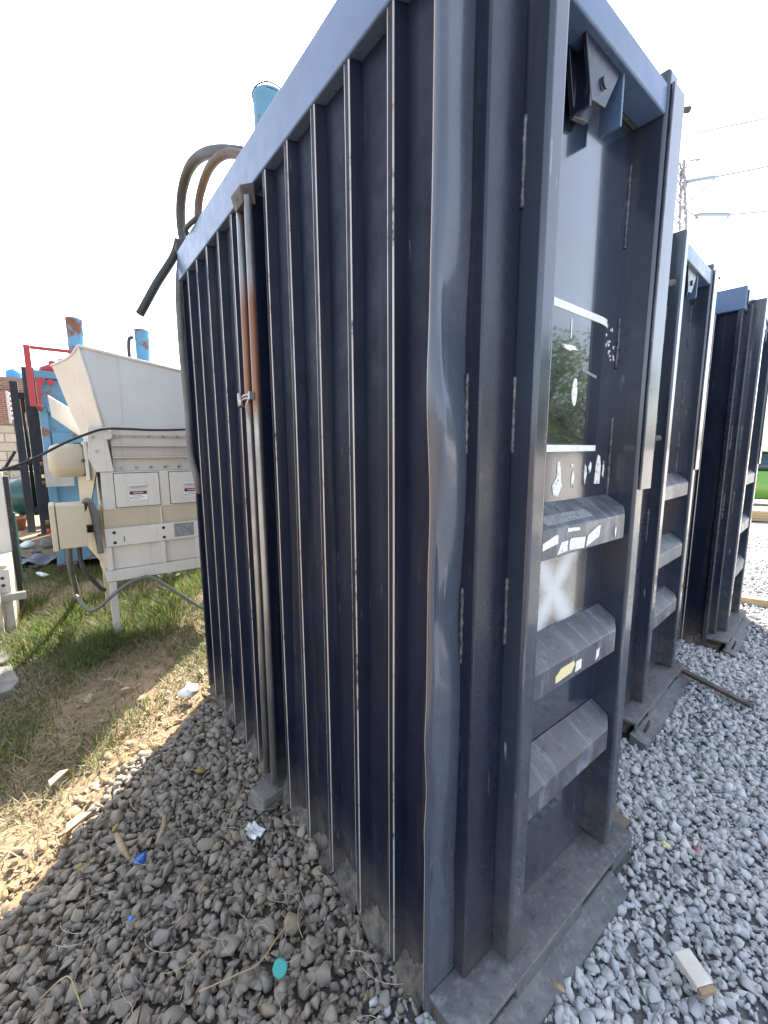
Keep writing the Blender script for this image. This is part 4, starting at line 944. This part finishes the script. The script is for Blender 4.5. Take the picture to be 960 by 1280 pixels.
# lumber and car in the lit yard
b = B(); box(b, -.9, .9, -.055, .055, 0, .07)
tag(obj('timber', b, M['wood_pale'], loc=(5.38, .55, .0), rot=(0, 0, R(-68)), bevel=.004), 'single yellow timber beam lying on the sunlit gravel', 'timber')
tp = thing('timber_stack', 'low stack of yellow planks in front of the green car', 'timber', (11.9, 2.15, 0), R(-62))
for k in range(4): boxo('plank', M['wood_pale'], tp, -1.6+.05*k, 1.6-.06*k, -.45, .45, .001+.055*k, .053+.055*k, .006)
car = thing('parked_car', 'bright green hatchback parked at the sunlit yard edge', 'car', (14.6, 2.9, 0), R(-60))
GP = NT('green_car_paint'); GP.base((.13, .30, .04)); GP.rough(.25); GP.b.inputs['Coat Weight'].default_value = .6
GL = NT('car_glass'); GL.base((.02, .04, .06)); GL.rough(.06)
def loft(secs):
    b = B(); rows = [[b.verts.new(p) for p in s_] for s_ in secs]; n = len(rows[0])
    for a, c in zip(rows, rows[1:]):
        for j in range(n): f = b.faces.new((a[j], a[(j+1) % n], c[(j+1) % n], c[j])); f.smooth = True
    b.faces.new(rows[0][::-1]); b.faces.new(rows[-1]); return b
def csec(x, hw, z0, z1, t=.12): return [(x, -hw, z0+.06), (x, -hw*1.02, (z0+z1)/2), (x, -hw+t*.5, z1-.04), (x, -hw+t, z1), (x, hw-t, z1), (x, hw-t*.5, z1-.04), (x, hw*1.02, (z0+z1)/2), (x, hw, z0+.06), (x, hw-.1, z0), (x, -hw+.1, z0)]
obj('body', loft([csec(-1.95, .70, .35, .72), csec(-1.85, .80, .26, .86), csec(-1.2, .84, .22, .93), (csec(0, .85, .22, .94)), csec(1.0, .84, .22, .92), csec(1.7, .80, .25, .80), csec(1.92, .68, .33, .66)]), GP.m, car)
obj('cabin_glass', loft([csec(-1.80, .70, .90, 1.0, .1), csec(-1.45, .68, .90, 1.36, .14), csec(-.2, .68, .90, 1.42, .16), csec(.45, .68, .90, 1.38, .16), csec(1.1, .70, .90, .96, .1)]), GL.m, car)
obj('roof', loft([csec(-1.5, .60, 1.33, 1.40, .12), csec(-.3, .62, 1.40, 1.47, .12), csec(.45, .58, 1.36, 1.42, .12)]), GP.m, car)
for sgn in (-1, 1):
    for x in (-1.25, 1.22):
        wv = B(); tube(wv, [(x, sgn*.68, .30), (x, sgn*.86, .30)], .30, 24); o = obj('wheel', wv, M['black'], car, bevel=.02)
        wv = B(); tube(wv, [(x, sgn*.80, .30), (x, sgn*.866, .30)], .19, 18); obj('rim', wv, M['galv'], o)
    boxo('pillar', GP.m, car, -.35, -.25, sgn*.69-.008, sgn*.69+.008, .93, 1.40, .004)
    boxo('headlight', M['white_res'], car, 1.80, 1.87, sgn*.58-.12, sgn*.58+.12, .60, .70, .02)
boxo('bumper', M['hopperw'], car, 1.85, 1.98, -.72, .72, .30, .50, .04, 4); boxo('bumper', M['hopperw'], car, -2.0, -1.86, -.74, .74, .32, .52, .04, 4)

# ------------------------------------------------------------------ pylon and power lines
STEEL = simple('pylon_steel', (.34, .34, .38), (.28, .28, .31), .5, .4)  # steel colour paled to stand in for distance haze
py = thing('transmission_pylon', 'grey lattice transmission pylon rising behind the compactors', 'pylon', (37.6, 13.4, 0), R(-52))
b = B()
def wid(z): return 2.2*(1-z/22.5)**1.0*.9+.12
zs = [0, 4, 7.5, 10.5, 13, 15, 16.8, 18.3, 19.6, 20.8, 21.9]
for i in range(len(zs)-1):
    a, c = zs[i], zs[i+1]; wa, wc = wid(a), wid(c)
    for sx in (-1, 1):
        for sy in (-1, 1):
            tube(b, [(sx*wa, sy*wa, a), (sx*wc, sy*wc, c)], .10, 4)
        tube(b, [(sx*wa, -wa, a), (sx*wc, wc, c)], .04, 4); tube(b, [(-wa, sx*wa, a), (wc, sx*wc, c)], .04, 4)
        tube(b, [(sx*wa, wa, a), (sx*wc, -wc, c)], .04, 4); tube(b, [(wa, sx*wa, a), (-wc, sx*wc, c)], .04, 4)
        tube(b, [(sx*wc, -wc, c), (sx*wc, wc, c)], .035, 4); tube(b, [(-wc, sx*wc, c), (wc, sx*wc, c)], .035, 4)
obj('tower_frame', b, STEEL, py)
for z, l in ((18.0, 1.0), (20.2, .3), (21.9, 1.1)):
    b = B()
    for sg in (-1, 1):
        wz = wid(z)
        tip = (sg*(wz+l), 0, z)
        for sy in (-1, 1): tube(b, [(sg*wz*.9, sy*wz*.9, z), tip], .045, 4); tube(b, [(sg*wid(z+1.2)*.9, sy*wid(z+1.2)*.9, z+1.2 if z < 21 else z-.6), tip], .045, 4)
    obj('cross_arm', b, STEEL, py)
def P3(px, py_, D):
    d = fw*F+rt*(px-480)-upv*(py_-640); k = D/math.hypot(d.x, d.y); return Vector((0, 0, CH))+d*k
GLS = simple('insulator_glass', (.30, .40, .47), (.25, .34, .42), .4)  # glass colour paled the same way, haze put into the colour
def wire(name_label, pts, ins=None):
    t = thing('power_line', name_label, 'power line', tuple(pts[0]), 0, 'overhead power lines')
    o0 = Vector(pts[0]); b = B(); tube(b, smooth_path([Vector(p)-o0 for p in pts], 6), .06, 5); obj('conductor', b, STEEL, t)
    if ins:
        b = B(); a, c = Vector(ins[0])-o0, Vector(ins[1])-o0; n = 14
        tube(b, [a.lerp(c, i/(2*n)) for i in range(2*n+1)], [.16 if i % 2 else .08 for i in range(2*n+1)], 8); obj('insulator', b, GLS, t)
    return t
D = 40
wire('highest thin overhead line right of the pylon', [P3(852, 171, D), P3(900, 160, 38), P3(960, 147, 36), P3(1100, 110, 32)])
wire('middle overhead line with a beaded insulator string', [P3(852, 228, D), P3(895, 221, 39.3), P3(960, 208, 38), P3(1100, 175, 35)], (P3(856, 227.5, D), P3(894, 221, 39.3)))
wire('lowest overhead line with a long blue insulator string', [P3(868, 268, D), P3(912, 268, 39.3), P3(960, 264, 38), P3(1100, 250, 35)], (P3(872, 268, D), P3(912, 268, 39.3)))
for lab, a, c in (('slack jumper wire hanging from the middle line', (894, 222), (862, 251)), ('slack jumper wire hanging from the lowest line', (912, 269), (868, 306))):
    m_ = ((a[0]+c[0])/2+1.5, (a[1]+c[1])/2+1.5); wire(lab, [P3(*a, 39.3), P3(*m_, 39.6), P3(*c, D)])

# ------------------------------------------------------------------ trees across the yard (they show in the glossy door panels)
def tree(loc, h, seed, label):
    r = np.random.default_rng(seed); t = thing('broadleaf_tree', label, 'tree', loc, 0, 'trees across the yard')
    b = B(); tube(b, smooth_path([(0, 0, -.1), (.08, .03, h*.25), (-.05, .05, h*.5), (0, 0, h*.8)], 5), [.17*(1-.85*i/15) for i in range(16)], 9)
    tips = []
    for k in range(9):
        a = r.uniform(0, 6.3); z = h*r.uniform(.3, .62); e = np.array([math.cos(a)*h*.26*r.uniform(.6, 1.2), math.sin(a)*h*.26*r.uniform(.6, 1.2), z+h*r.uniform(.1, .3)])
        tube(b, smooth_path([(0, 0, z), tuple(e*.5+np.array([0, 0, z*.55])), tuple(e)], 4), [.06*(1-.8*i/8) for i in range(9)], 6); tips.append(e)
    tips.append(np.array([0, 0, h*.85])); obj('trunk', b, M['bark'], t)
    n = 5200; c = np.array(tips)[r.integers(0, len(tips), n)]+np.clip(r.normal(0, 1, (n, 3)), -1.8, 1.8)*np.array([.13, .13, .10])*h*.8
    d = r.normal(size=(n, 3)); d /= np.linalg.norm(d, axis=1)[:, None]; u = np.cross(d, r.normal(size=(n, 3))); u /= np.linalg.norm(u, axis=1)[:, None]
    L_ = r.uniform(.06, .13, n)[:, None]
    V = np.stack([c, c+d*L_*.5+u*L_*.3, c+d*L_, c+d*L_*.5-u*L_*.3], 1).reshape(-1, 3)
    obj('crown', mesh_from('crown', V, np.arange(4*n).reshape(-1, 4), np.repeat(r.uniform(0, 1, n), 4), False), LM, t)
tree((9.6, -4.6, 0), 4.2, 5, 'round green tree across the yard facing the nearest compactor')
tree((13.0, -5.2, 0), 3.8, 6, 'wide green tree farther across the yard')
